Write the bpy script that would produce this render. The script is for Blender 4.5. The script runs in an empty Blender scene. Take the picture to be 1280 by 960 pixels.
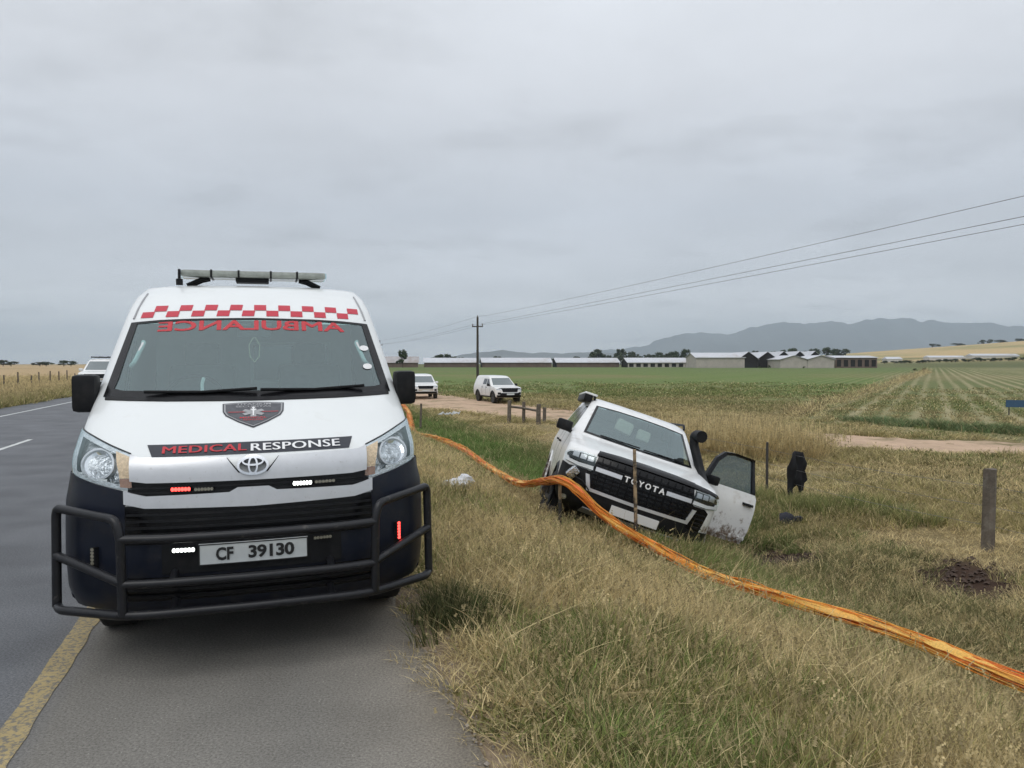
import bpy, bmesh, math, random
import numpy as np
from mathutils import Vector, Matrix, Euler
R = math.radians
rng = np.random.default_rng(7)
random.seed(7)
SC = bpy.context.scene
COL = SC.collection

# ---------------------------------------------------------------- camera
FPX, HCAM, HOR = 950.0, 1.65, 455.0
cam_d = bpy.data.cameras.new('camera')
cam = bpy.data.objects.new('camera', cam_d); COL.objects.link(cam)
cam_d.sensor_width = 36.0; cam_d.lens = 36.0 * FPX / 1280.0
cam_d.clip_start = 0.05; cam_d.clip_end = 60000
cam.location = (0, 0, HCAM)
cam.rotation_euler = (R(90) - math.atan((480 - HOR) / FPX), 0, 0)
SC.camera = cam

# ---------------------------------------------------------------- world, sun, exposure
SUN_EL, SUN_AZ = 58.0, 200.0          # azimuth: clockwise from +Y
w = bpy.data.worlds.new('World'); SC.world = w; w.use_nodes = True
nt = w.node_tree; nt.nodes.clear()
def WN(t, **k):
    n = nt.nodes.new(t)
    for a, b in k.items(): setattr(n, a, b)
    return n
def WL(a, b): nt.links.new(a, b)
sky = WN('ShaderNodeTexSky', sky_type='NISHITA', sun_disc=False)
sky.sun_elevation = R(SUN_EL); sky.sun_rotation = R(SUN_AZ); sky.dust_density = 3.0
hsv = WN('ShaderNodeHueSaturation'); hsv.inputs['Saturation'].default_value = 0.35
WL(sky.outputs[0], hsv.inputs['Color'])
tc = WN('ShaderNodeTexCoord'); sep = WN('ShaderNodeSeparateXYZ'); WL(tc.outputs['Generated'], sep.inputs[0])
zz = WN('ShaderNodeMath', operation='MAXIMUM'); WL(sep.outputs['Z'], zz.inputs[0]); zz.inputs[1].default_value = 0.0
za = WN('ShaderNodeMath', operation='ADD'); WL(zz.outputs[0], za.inputs[0]); za.inputs[1].default_value = 0.10
dx = WN('ShaderNodeMath', operation='DIVIDE'); WL(sep.outputs['X'], dx.inputs[0]); WL(za.outputs[0], dx.inputs[1])
dy = WN('ShaderNodeMath', operation='DIVIDE'); WL(sep.outputs['Y'], dy.inputs[0]); WL(za.outputs[0], dy.inputs[1])
cmb = WN('ShaderNodeCombineXYZ'); WL(dx.outputs[0], cmb.inputs[0]); WL(dy.outputs[0], cmb.inputs[1])
# overcast base: brighter towards the zenith as real overcast skies are
ramp = WN('ShaderNodeValToRGB'); WL(zz.outputs[0], ramp.inputs[0])
cr = ramp.color_ramp
cr.elements[0].position = 0.0; cr.elements[0].color = (1.16, 1.16, 1.16, 1)
cr.elements[1].position = 1.0; cr.elements[1].color = (1.25, 1.27, 1.31, 1)
for p, c in ((0.05, (0.98, 0.99, 1.01)), (0.11, (0.79, 0.815, 0.86)), (0.19, (0.66, 0.69, 0.745)), (0.34, (0.80, 0.815, 0.855)), (0.55, (0.98, 0.995, 1.03))):
    e = cr.elements.new(p); e.color = (*c, 1)
n1 = WN('ShaderNodeTexNoise'); n1.inputs['Scale'].default_value = 0.42; n1.inputs['Detail'].default_value = 8; n1.inputs['Roughness'].default_value = 0.58
WL(cmb.outputs[0], n1.inputs['Vector'])
m1 = WN('ShaderNodeMapRange'); WL(n1.outputs[0], m1.inputs[0])
m1.inputs[1].default_value = 0.3; m1.inputs[2].default_value = 0.72; m1.inputs[3].default_value = 0.84; m1.inputs[4].default_value = 1.16
# small darker scud clouds low over the horizon
mp = WN('ShaderNodeMapping'); mp.inputs['Scale'].default_value = (0.9, 1.1, 1); mp.inputs['Location'].default_value = (3.1, 1.7, 0); WL(cmb.outputs[0], mp.inputs[0])
n2 = WN('ShaderNodeTexNoise'); n2.inputs['Scale'].default_value = 1.25; n2.inputs['Detail'].default_value = 9; n2.inputs['Roughness'].default_value = 0.55
WL(mp.outputs[0], n2.inputs['Vector'])
m2 = WN('ShaderNodeMapRange'); WL(n2.outputs[0], m2.inputs[0])
m2.inputs[1].default_value = 0.54; m2.inputs[2].default_value = 0.70; m2.inputs[3].default_value = 1.0; m2.inputs[4].default_value = 0.84
mm = WN('ShaderNodeMath', operation='MULTIPLY'); WL(m1.outputs[0], mm.inputs[0]); WL(m2.outputs[0], mm.inputs[1])
ov = WN('ShaderNodeVectorMath', operation='SCALE'); WL(ramp.outputs[0], ov.inputs[0]); WL(mm.outputs[0], ov.inputs['Scale'])
ov2 = WN('ShaderNodeVectorMath', operation='SCALE'); WL(ov.outputs[0], ov2.inputs[0]); ov2.inputs['Scale'].default_value = 10.0
tn = WN('ShaderNodeVectorMath', operation='MULTIPLY'); WL(ov2.outputs[0], tn.inputs[0]); tn.inputs[1].default_value = (0.972, 0.997, 1.02)
mx = WN('ShaderNodeMixRGB'); mx.inputs[0].default_value = 0.92
WL(hsv.outputs[0], mx.inputs[1]); WL(tn.outputs[0], mx.inputs[2])
bg = WN('ShaderNodeBackground'); bg.inputs['Strength'].default_value = 0.1
WL(mx.outputs[0], bg.inputs[0]); wo = WN('ShaderNodeOutputWorld'); WL(bg.outputs[0], wo.inputs[0])

sun_d = bpy.data.lights.new('sun', 'SUN'); sun_d.energy = 0.9; sun_d.angle = R(35); sun_d.color = (1.0, 0.97, 0.92)
sun = bpy.data.objects.new('sun', sun_d); COL.objects.link(sun)
sd = Vector((math.sin(R(SUN_AZ)) * math.cos(R(SUN_EL)), math.cos(R(SUN_AZ)) * math.cos(R(SUN_EL)), math.sin(R(SUN_EL))))
sun.rotation_euler = sd.to_track_quat('Z', 'Y').to_euler()
SC.view_settings.view_transform = 'Standard'; SC.view_settings.look = 'None'
SC.view_settings.exposure = 0.0; SC.view_settings.gamma = 1.0; SC.view_settings.use_curve_mapping = False
SC.cycles.use_denoising = True
SC.cycles.max_bounces = 6; SC.cycles.diffuse_bounces = 3; SC.cycles.glossy_bounces = 3; SC.cycles.transparent_max_bounces = 10; SC.cycles.use_adaptive_sampling = True; SC.cycles.adaptive_threshold = 0.02; SC.cycles.volume_bounces = 0
SC.cycles.caustics_reflective = False; SC.cycles.caustics_refractive = False

# ---------------------------------------------------------------- materials
MATS = {}
def mat(name, col=(0.8, 0.8, 0.8), rough=0.5, metal=0.0, coat=0.0, var=0.0, vscale=8.0, bump=0.0, bscale=60.0, emit=0.0, ecol=None, dirt=None, dscale=3.0, dlo=0.5, dhi=0.75, spec=0.5, detail=6):
    if name in MATS: return MATS[name]
    m = bpy.data.materials.new(name); m.use_nodes = True; MATS[name] = m
    T = m.node_tree; N = T.nodes; b = N['Principled BSDF']
    b.inputs['Roughness'].default_value = rough; b.inputs['Metallic'].default_value = metal
    b.inputs['Coat Weight'].default_value = coat; b.inputs['Coat Roughness'].default_value = 0.06
    b.inputs['Specular IOR Level'].default_value = spec
    b.inputs['Base Color'].default_value = (*col, 1)
    out = None
    tcn = N.new('ShaderNodeTexCoord')
    if var > 0:
        n = N.new('ShaderNodeTexNoise'); n.inputs['Scale'].default_value = vscale; n.inputs['Detail'].default_value = detail; n.inputs['Roughness'].default_value = 0.65
        T.links.new(tcn.outputs['Object'], n.inputs['Vector'])
        r = N.new('ShaderNodeMapRange'); T.links.new(n.outputs[0], r.inputs[0])
        r.inputs[1].default_value = 0.25; r.inputs[2].default_value = 0.75; r.inputs[3].default_value = 1 - var; r.inputs[4].default_value = 1 + var
        v = N.new('ShaderNodeVectorMath'); v.operation = 'SCALE'; v.inputs[0].default_value = col
        T.links.new(r.outputs[0], v.inputs['Scale']); out = v.outputs[0]
    if dirt:
        n = N.new('ShaderNodeTexNoise'); n.inputs['Scale'].default_value = dscale; n.inputs['Detail'].default_value = 9; n.inputs['Roughness'].default_value = 0.7
        T.links.new(tcn.outputs['Object'], n.inputs['Vector'])
        r = N.new('ShaderNodeMapRange'); T.links.new(n.outputs[0], r.inputs[0]); r.inputs[1].default_value = dlo; r.inputs[2].default_value = dhi
        x = N.new('ShaderNodeMixRGB'); T.links.new(r.outputs[0], x.inputs[0])
        if out: T.links.new(out, x.inputs[1])
        else: x.inputs[1].default_value = (*col, 1)
        x.inputs[2].default_value = (*dirt, 1); out = x.outputs[0]
    if out: T.links.new(out, b.inputs['Base Color'])
    if bump > 0:
        n = N.new('ShaderNodeTexNoise'); n.inputs['Scale'].default_value = bscale; n.inputs['Detail'].default_value = 6
        T.links.new(tcn.outputs['Object'], n.inputs['Vector'])
        bp = N.new('ShaderNodeBump'); bp.inputs['Strength'].default_value = bump; bp.inputs['Distance'].default_value = 0.02
        T.links.new(n.outputs[0], bp.inputs['Height']); T.links.new(bp.outputs[0], b.inputs['Normal'])
    if emit > 0:
        b.inputs['Emission Color'].default_value = (*(ecol or col), 1); b.inputs['Emission Strength'].default_value = emit
    return m
def glass(name, tint, refl, rough=0.02, base=0.02):
    if name in MATS: return MATS[name]
    m = bpy.data.materials.new(name); m.use_nodes = True; MATS[name] = m
    T = m.node_tree; N = T.nodes; N.clear()
    o = N.new('ShaderNodeOutputMaterial'); t = N.new('ShaderNodeBsdfTransparent'); t.inputs[0].default_value = (*tint, 1)
    g = N.new('ShaderNodeBsdfGlossy'); g.inputs[0].default_value = (0.80, 0.96, 0.97, 1); g.inputs['Roughness'].default_value = rough
    l = N.new('ShaderNodeLayerWeight'); l.inputs[0].default_value = 0.5
    pw = N.new('ShaderNodeMath'); pw.operation = 'POWER'; pw.inputs[1].default_value = 4.0; T.links.new(l.outputs['Facing'], pw.inputs[0])
    r = N.new('ShaderNodeMapRange'); r.inputs[3].default_value = refl; r.inputs[4].default_value = 0.95; T.links.new(pw.outputs[0], r.inputs[0])
    x = N.new('ShaderNodeMixShader'); T.links.new(r.outputs[0], x.inputs[0]); T.links.new(t.outputs[0], x.inputs[1]); T.links.new(g.outputs[0], x.inputs[2])
    # a film of road dust on the pane
    d = N.new('ShaderNodeBsdfDiffuse'); d.inputs[0].default_value = (0.40, 0.42, 0.42, 1)
    y = N.new('ShaderNodeMixShader'); y.inputs[0].default_value = base; T.links.new(x.outputs[0], y.inputs[1]); T.links.new(d.outputs[0], y.inputs[2])
    T.links.new(y.outputs[0], o.inputs[0]); return m
M_white = mat('white_paint', (0.74, 0.76, 0.755), 0.32, coat=0.6, var=0.02, vscale=3, dirt=(0.55, 0.53, 0.48), dscale=2.2, dlo=0.58, dhi=0.95)
M_white_dirty = mat('white_paint_dusty', (0.77, 0.77, 0.76), 0.34, coat=0.5, var=0.03, vscale=4, dirt=(0.40, 0.34, 0.27), dscale=4.5, dlo=0.56, dhi=0.85)
M_black = mat('black_plastic', (0.010, 0.0105, 0.012), 0.5, var=0.25, vscale=20, dirt=(0.030, 0.028, 0.026), dscale=5, dlo=0.5, dhi=0.9, spec=0.2)
M_navy = mat('dark_bumper', (0.009, 0.012, 0.022), 0.38, var=0.15, vscale=9, dirt=(0.034, 0.032, 0.030), dscale=6, dlo=0.5, dhi=0.85, spec=0.25)
M_gloss = mat('gloss_black', (0.005, 0.005, 0.006), 0.25, spec=0.25)
M_silver = mat('silver_trim', (0.60, 0.61, 0.63), 0.34, metal=0.55, var=0.05, vscale=14, dirt=(0.38, 0.37, 0.35), dscale=40, dlo=0.60, dhi=0.75)
M_chrome = mat('chrome', (0.75, 0.76, 0.78), 0.10, metal=1.0)
M_rubber = mat('tyre_rubber', (0.022, 0.021, 0.020), 0.85, var=0.3, vscale=30, dirt=(0.12, 0.10, 0.08), dscale=9, dlo=0.5, dhi=0.8, bump=0.2)
M_rim = mat('alloy_rim', (0.42, 0.43, 0.44), 0.35, metal=0.8)
M_rimb = mat('black_rim', (0.025, 0.025, 0.027), 0.4)
M_dglass = mat('tinted_glass', (0.022, 0.027, 0.030), 0.06, coat=0.3, spec=0.7)
M_ws = glass('windscreen_glass', (0.62, 0.82, 0.80), 0.16, 0.02, 0.05)
M_ws2 = glass('windscreen_glass_green', (0.55, 0.68, 0.68), 0.19, 0.02, 0.04)
M_lens = glass('lamp_lens', (0.93, 0.95, 0.96), 0.05, 0.03, 0.02)
M_refl = mat('lamp_reflector', (0.62, 0.64, 0.66), 0.16, metal=0.9, var=0.5, vscale=38, bump=0.9, bscale=42, detail=3)
M_bezel = mat('lamp_bezel', (0.66, 0.69, 0.71), 0.22, metal=0.5, var=0.35, vscale=45, bump=0.5, bscale=60)
M_amber = mat('amber_lens', (0.80, 0.58, 0.36), 0.25, var=0.3, vscale=60, bump=0.5, bscale=90)
M_amberd = mat('brown_lens', (0.38, 0.20, 0.13), 0.25, var=0.3, vscale=60)
M_red = mat('red_vinyl', (0.50, 0.022, 0.045), 0.45, var=0.05)
M_redw = mat('red_lettering', (0.50, 0.025, 0.035), 0.45)
M_decal = mat('dark_vinyl', (0.022, 0.024, 0.034), 0.35, var=0.2, vscale=12)
M_shield = mat('shield_grey', (0.075, 0.078, 0.088), 0.4, var=0.4, vscale=26)
M_decw = mat('white_lettering', (0.78, 0.78, 0.78), 0.5)
M_grey = mat('grey_print', (0.33, 0.33, 0.34), 0.5)
M_plate = mat('plate_white', (0.60, 0.63, 0.63), 0.4, var=0.05, vscale=20)
M_pltx = mat('plate_text', (0.012, 0.012, 0.012), 0.5)
M_dash = mat('dashboard', (0.085, 0.09, 0.092), 0.7, var=0.2)
M_seat = mat('seat_cloth', (0.16, 0.17, 0.18), 0.9, var=0.2, vscale=30)
M_cabin = mat('cabin_lining', (0.58, 0.60, 0.60), 0.8, var=0.1)
M_beige = mat('beige_cloth', (0.55, 0.50, 0.40), 0.9, var=0.15, vscale=20)
M_bar = mat('bull_bar_steel', (0.012, 0.0125, 0.015), 0.36, var=0.2, vscale=25, dirt=(0.10, 0.09, 0.08), dscale=16, dlo=0.60, dhi=0.78, spec=0.35)
M_lred = mat('lit_red_led', (1, 0.05, 0.03), 0.4, emit=4.0, ecol=(1, 0.06, 0.05))
M_lwhite = mat('lit_white_led', (1, 1, 1), 0.4, emit=4.0, ecol=(0.95, 1.0, 0.93))
M_loff = mat('unlit_led', (0.20, 0.19, 0.15), 0.3, var=0.6, vscale=120)
M_barlens = mat('light_bar_lens', (0.30, 0.32, 0.29), 0.2, var=0.3, vscale=16, coat=0.4)

# ---------------------------------------------------------------- mesh helpers
def me_obj(name, verts, faces, m=None, parent=None, smooth=False, angle=None):
    me = bpy.data.meshes.new(name); me.from_pydata([tuple(v) for v in verts], [], faces); me.update()
    if m: me.materials.append(m)
    o = bpy.data.objects.new(name, me); COL.objects.link(o)
    if parent: o.parent = parent
    if smooth:
        me.polygons.foreach_set('use_smooth', [True] * len(me.polygons))
        if angle: me.set_sharp_from_angle(angle=R(angle))
    return o
def bm_obj(name, bm, m, parent=None, smooth=False, angle=40):
    me = bpy.data.meshes.new(name); bm.to_mesh(me); bm.free()
    if m: me.materials.append(m)
    o = bpy.data.objects.new(name, me); COL.objects.link(o)
    if parent: o.parent = parent
    if smooth:
        me.polygons.foreach_set('use_smooth', [True] * len(me.polygons)); me.set_sharp_from_angle(angle=R(angle))
    return o
def tag(o, label, cat=None, group=None, kind=None):
    o['label'] = label
    if cat: o['category'] = cat
    if group: o['group'] = group
    if kind: o['kind'] = kind
    return o
def thing(name, label, cat, loc=(0, 0, 0), rot=(0, 0, 0), group=None, mode='XYZ'):
    o = bpy.data.objects.new(name, None); COL.objects.link(o); o.empty_display_size = 0.3
    o.location = loc; o.rotation_mode = mode; o.rotation_euler = rot
    return tag(o, label, cat, group)
def structure(o): o['kind'] = 'structure'; return o
def copy_tree(o, parent=None):
    c = o.copy(); COL.objects.link(c); c.parent = parent
    for ch in list(o.children): copy_tree(ch, c)
    return c
def add_box(bm, c, s, rot=None, bev=0.0, taper=None):
    r = bmesh.ops.create_cube(bm, size=1.0); vs = r['verts']
    for v in vs:
        k = 1.0
        if taper is not None and v.co.z > 0: v.co.x *= taper; v.co.y *= taper
        v.co = Vector((v.co.x * s[0], v.co.y * s[1], v.co.z * s[2]))
    if bev > 0:
        es = list({e for v in vs for e in v.link_edges})
        rr = bmesh.ops.bevel(bm, geom=es, offset=bev, segments=2, affect='EDGES', profile=0.6)
        vs = [v for v in rr['verts']] if rr['verts'] else vs
        vs = list({v for f in rr['faces'] for v in f.verts} | set(v for v in vs if v.is_valid))
        # include the remaining flat faces' verts
        stack = list(vs); seen = set(vs)
        while stack:
            v = stack.pop()
            for e in v.link_edges:
                u = e.other_vert(v)
                if u not in seen: seen.add(u); stack.append(u)
        vs = list(seen)
    mt = Matrix.Translation(c)
    if rot is not None: mt = mt @ Euler(rot).to_matrix().to_4x4()
    for v in vs: v.co = mt @ v.co
    return vs
def box(name, c, s, m, parent=None, rot=None, bev=0.0, taper=None, smooth=None):
    bm = bmesh.new(); add_box(bm, c, s, rot, bev, taper)
    return bm_obj(name, bm, m, parent, smooth=bev > 0 if smooth is None else smooth)
def catmull(pts, n=8):
    P = np.array(pts, float); P = np.vstack([2 * P[0] - P[1], P, 2 * P[-1] - P[-2]]); out = []
    for i in range(1, len(P) - 2):
        for t in np.linspace(0, 1, n, endpoint=False):
            a, b, c, d = P[i - 1:i + 3]
            out.append(0.5 * (2 * b + (c - a) * t + (2 * a - 5 * b + 4 * c - d) * t * t + (3 * b - a - 3 * c + d) * t ** 3))
    out.append(P[-2]); return np.array(out)
def round_path(pts, r, n=5):
    """polyline with rounded corners of radius about r"""
    P = [np.array(p, float) for p in pts]; out = [P[0]]
    for i in range(1, len(P) - 1):
        a, b, c = P[i - 1], P[i], P[i + 1]; u = (a - b); v = (c - b); lu, lv = np.linalg.norm(u), np.linalg.norm(v)
        k = min(r, lu * 0.45, lv * 0.45); p, q = b + u / lu * k, b + v / lv * k
        for t in np.linspace(0, 1, n): out.append((1 - t) ** 2 * p + 2 * t * (1 - t) * b + t * t * q)
    out.append(P[-1]); return np.array(out)
def tube_geo(path, rad, seg=10, cap=True, V=None, Fc=None, shape=None):
    V = [] if V is None else V; Fc = [] if Fc is None else Fc
    P = np.array(path, float); n = len(P); T = np.gradient(P, axis=0); T /= np.linalg.norm(T, axis=1)[:, None]
    up = np.array([0, 0, 1.0]) if abs(T[0, 2]) < 0.9 else np.array([1.0, 0, 0])
    A = np.cross(T[0], up); A /= np.linalg.norm(A); base = len(V)
    rr = np.full(n, rad) if np.isscalar(rad) else np.array(rad)
    for i in range(n):
        A = A - T[i] * (A @ T[i]); A /= np.linalg.norm(A); Bv = np.cross(T[i], A)
        for k in range(seg):
            th = 2 * math.pi * k / seg; q = rr[i] * (1 if shape is None else shape(i, th))
            V.append(P[i] + q * (math.cos(th) * A + math.sin(th) * Bv))
    for i in range(n - 1):
        for k in range(seg):
            a = base + i * seg + k; b = base + i * seg + (k + 1) % seg; Fc.append((a, b, b + seg, a + seg))
    if cap:
        Fc.append(tuple(base + k for k in range(seg))[::-1]); Fc.append(tuple(base + (n - 1) * seg + k for k in range(seg)))
    return V, Fc
def tubes(name, paths, rad, m, parent=None, seg=10):
    V, Fc = [], []
    for p in paths: tube_geo(p, rad, seg, True, V, Fc)
    return me_obj(name, V, Fc, m, parent, True, 60)
def lathe(name, prof, m, parent=None, axis='x', loc=(0, 0, 0), seg=28):
    """prof: list of (radius, height along axis)"""
    V, Fc = [], []; n = len(prof)
    for r, h in prof:
        for k in range(seg):
            t = 2 * math.pi * k / seg; c, s = r * math.cos(t), r * math.sin(t)
            V.append({'x': (h, c, s), 'y': (c, h, s), 'z': (c, s, h)}[axis])
    for i in range(n - 1):
        for k in range(seg):
            a = i * seg + k; b = i * seg + (k + 1) % seg; Fc.append((a, b, b + seg, a + seg))
    if prof[0][0] > 1e-4: Fc.append(tuple(range(seg))[::-1])
    if prof[-1][0] > 1e-4: Fc.append(tuple((n - 1) * seg + k for k in range(seg)))
    V = [np.array(v) + np.array(loc) for v in V]
    return me_obj(name, V, Fc, m, parent, True, 35)

# ---------------------------------------------------------------- lofted vehicle bodies
class Body:
    """horizontal slices: front y, height, half width, bulge, corner depth, rear y, rear corner depth"""
    def __init__(s, rows, n=2.6, sig=0.02, M=90):
        r = np.array(rows, float); seg = np.hypot(np.diff(r[:, 0]), np.diff(r[:, 1])); t = np.r_[0, np.cumsum(seg)]
        N = 1200; tt = np.linspace(0, t[-1], N); T = np.stack([np.interp(tt, t, r[:, k]) for k in range(7)], 1)
        h = tt[1] - tt[0]; k = int(3 * sig / h) + 1; g = np.exp(-.5 * (np.arange(-k, k + 1) * h / sig) ** 2); g /= g.sum()
        P = np.vstack([2 * T[0] - T[k:0:-1], T, 2 * T[-1] - T[-2:-k - 2:-1]])
        T = np.stack([np.convolve(P[:, c], g, 'valid') for c in range(7)], 1)
        T[:, 1] = np.maximum.accumulate(T[:, 1] + np.arange(N) * 1e-7)
        s.T = T; s.n = n; s.S = T[np.linspace(0, N - 1, M).astype(int)]
    def par(s, z): return [np.interp(z, s.T[:, 1], s.T[:, c]) for c in (0, 2, 3, 4)]
    def W(s, z): return float(np.interp(z, s.T[:, 1], s.T[:, 2]))
    def F(s, x, z):
        yc, W, B, D = s.par(z); t = np.clip(np.abs(x) / W, 0, 1)
        return float(yc + B * t * t + D * (1 - (np.maximum(1 - t ** s.n, 0)) ** (1 / s.n)))
    def front(s, x, z, off):
        e = 0.004; W = s.W(z); xs = max(-W * 0.9985, min(W * 0.9985, x))
        y = s.F(xs, z); fx = (s.F(min(xs + e, W), z) - s.F(max(xs - e, -W), z)) / (2 * e); fz = (s.F(xs, z + e) - s.F(xs, z - e)) / (2 * e)
        n = Vector((max(-6, min(6, fx)), -1, fz)).normalized(); return Vector((xs, y, z)) + n * off
    def side(s, sg):
        return lambda u, v, off: Vector((sg * (s.W(v) + off), u, v))
    def rearmap(s):
        return lambda u, v, off: Vector((u, float(np.interp(v, s.T[:, 1], s.T[:, 5])) + off, v))
    def mesh(s, name, m, parent, drop=None, K1=26, K2=60, K3=8):
        V, Fc = [], []; rings = []
        for yc, z, W, B, D, yr, Dr in s.S:
            t = 1 - (1 - np.linspace(0, 1, K1)) ** 2.2; half = [(W * q, yc + B * q * q + D * (1 - max(1 - q ** s.n, 0) ** (1 / s.n))) for q in t]
            y0 = half[-1][1]; y1 = yr - Dr
            half += [(W, y0 + (y1 - y0) * k / K2) for k in range(1, K2 + 1)]
            half += [(W * math.cos(q) ** 0.5 if q < 1.57 else 0.0, y1 + Dr * math.sin(q) ** 0.5) for q in np.linspace(0, math.pi / 2, K3 + 1)[1:]]
            ring = half + [(-x, y) for x, y in half[-2:0:-1]]
            rings.append(len(ring)); V += [(x, y, z) for x, y in ring]
        n = rings[0]; Ms = len(s.S); rg = []
        for i in range(Ms - 1):
            for k in range(n):
                k2 = (k + 1) % n; f = (i * n + k, i * n + k2, (i + 1) * n + k2, (i + 1) * n + k)
                if drop:
                    c = np.mean([V[q] for q in f], axis=0)
                    kk = min(k, n - 1 - k); reg = 'f' if kk < K1 - 1 else ('s' if kk < K1 - 1 + K2 else 'r')
                    if drop(c, reg): continue
                Fc.append(f)
        Fc.append(tuple(range(n))[::-1]); Fc.append(tuple((Ms - 1) * n + k for k in range(n)))
        return me_obj(name, V, Fc, m, parent, True, 50)
def inpoly(x, y, poly):
    c = False; j = len(poly) - 1
    for i in range(len(poly)):
        xi, yi = poly[i]; xj, yj = poly[j]
        if (yi > y) != (yj > y) and x < (xj - xi) * (y - yi) / (yj - yi) + xi: c = not c
        j = i
    return c
def cut_bm(bm, dxu, dxv):
    us = [v.co.x for v in bm.verts]; vs = [v.co.y for v in bm.verts]
    for ax, lo, hi, st in ((0, min(us), max(us), dxu), (1, min(vs), max(vs), dxv)):
        if not st: continue
        k = math.floor(lo / st) + 1
        while k * st < hi - 1e-6:
            co = [0, 0, 0]; no = [0, 0, 0]; co[ax] = k * st; no[ax] = 1
            bmesh.ops.bisect_plane(bm, geom=bm.verts[:] + bm.edges[:] + bm.faces[:], plane_co=co, plane_no=no); k += 1
def map_bm(name, bm, mapf, m, parent, o1, o0):
    V, Fc, idx = [], [], {}
    for v in bm.verts: idx[v] = len(V); V.append(mapf(v.co.x, v.co.y, o1))
    for f in bm.faces: Fc.append(tuple(idx[v] for v in f.verts))
    if o0 is not None:
        low = {}
        for e in bm.edges:
            if len(e.link_faces) == 1:
                a, b = e.verts
                for v in (a, b):
                    if v not in low: low[v] = len(V); V.append(mapf(v.co.x, v.co.y, o0))
                Fc.append((idx[a], idx[b], low[b], low[a]))
    bm.free(); return me_obj(name, V, Fc, m, parent, True, 35)
def patch(name, polys, mapf, m, parent, o1=0.004, o0=-0.004, du=0.05, dv=0.05):
    if not isinstance(polys[0][0], (tuple, list)): polys = [polys]
    bm = bmesh.new()
    for p in polys: bm.faces.new([bm.verts.new((u, v, 0)) for u, v in p])
    cut_bm(bm, du, dv); return map_bm(name, bm, mapf, m, parent, o1, o0)
def text_bm(s, bold=0.0, space=1.0):
    cu = bpy.data.curves.new('t', 'FONT'); cu.body = s; cu.align_x = 'CENTER'; cu.offset = bold; cu.space_character = space; cu.resolution_u = 3; cu.fill_mode = 'FRONT'
    ob = bpy.data.objects.new('t', cu); COL.objects.link(ob); dg = bpy.context.evaluated_depsgraph_get()
    me = bpy.data.meshes.new_from_object(ob.evaluated_get(dg)); bpy.data.objects.remove(ob); bpy.data.curves.remove(cu)
    bm = bmesh.new(); bm.from_mesh(me); bpy.data.meshes.remove(me)
    bmesh.ops.remove_doubles(bm, verts=bm.verts, dist=1e-5)
    xs = [v.co.x for v in bm.verts]; ys = [v.co.y for v in bm.verts]
    x0, x1, y0, y1 = min(xs), max(xs), min(ys), max(ys)
    for v in bm.verts: v.co.x = (v.co.x - x0) / (x1 - x0); v.co.y = (v.co.y - y0) / (y1 - y0); v.co.z = 0
    return bm
def text_patch(name, s, u0, u1, v0, v1, mapf, m, parent, o1=0.007, o0=None, bold=0.02, du=0.05, dv=0.05, space=1.0, skew=0.0):
    bm = text_bm(s, bold, space)
    for v in bm.verts: v.co.x, v.co.y = u0 + (u1 - u0) * v.co.x, v0 + (v1 - v0) * v.co.y + skew * v.co.x
    cut_bm(bm, du, dv); return map_bm(name, bm, mapf, m, parent, o1, o0)
def mir(p): return [(-x, z) for x, z in p][::-1]
def ell(cx, cz, rx, rz, n=28, a0=0): return [(cx + rx * math.cos(a0 + 2 * math.pi * k / n), cz + rz * math.sin(a0 + 2 * math.pi * k / n)) for k in range(n)]
def ring_patch(name, cx, cz, rx, rz, wd, mapf, m, parent, o1, o0, n=36):
    V, Fc = [], []
    for k in range(n):
        t = 2 * math.pi * k / n; c, s_ = math.cos(t), math.sin(t)
        for q, o in ((1, o0), (1, o1), (0, o1), (0, o0)):
            V.append(mapf(cx + (rx - wd * (1 - q)) * c, cz + (rz - wd * (1 - q)) * s_, o))
    for k in range(n):
        a, b = 4 * k, 4 * ((k + 1) % n)
        for j in range(3): Fc.append((a + j, b + j, b + j + 1, a + j + 1))
    return me_obj(name, V, Fc, m, parent, True, 50)
def wheel(parent, loc, r, wd, rim, spokes=6, steer=0.0):
    t = lathe('wheel', [(r * 0.62, -wd * .42), (r * 0.66, -wd * .5), (r * 0.9, -wd * .5), (r * 0.985, -wd * .40), (r, -wd * .2), (r, wd * .2), (r * 0.985, wd * .40), (r * 0.9, wd * .5), (r * 0.66, wd * .5), (r * 0.62, wd * .42)], M_rubber, parent, 'x', (0, 0, 0), 30)
    t.location = loc; t.rotation_euler = (0, 0, steer)
    bm = bmesh.new(); sg = 1 if loc[0] > 0 else -1; xo = sg * wd * 0.40
    for k in range(spokes):
        a = 2 * math.pi * k / spokes
        add_box(bm, (xo, math.cos(a) * r * .34, math.sin(a) * r * .34), (0.03, r * .56, r * .15), (a, 0, 0), 0.006)
    V, Fc = [], []
    ro = bm_obj('rim', bm, rim, t, True)
    lathe('rim', [(r * 0.635, xo - sg * .02), (r * 0.635, xo + sg * .02), (r * 0.56, xo + sg * .012), (r * .55, xo - sg * .05), (r * .2, xo - sg * .06)], rim, t, 'x', (0, 0, 0), 28)
    lathe('hub_cap', [(r * .14, xo), (r * .13, xo + sg * .022), (0, xo + sg * .026)], rim, t, 'x', (0, 0, 0), 16)
    return t
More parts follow.
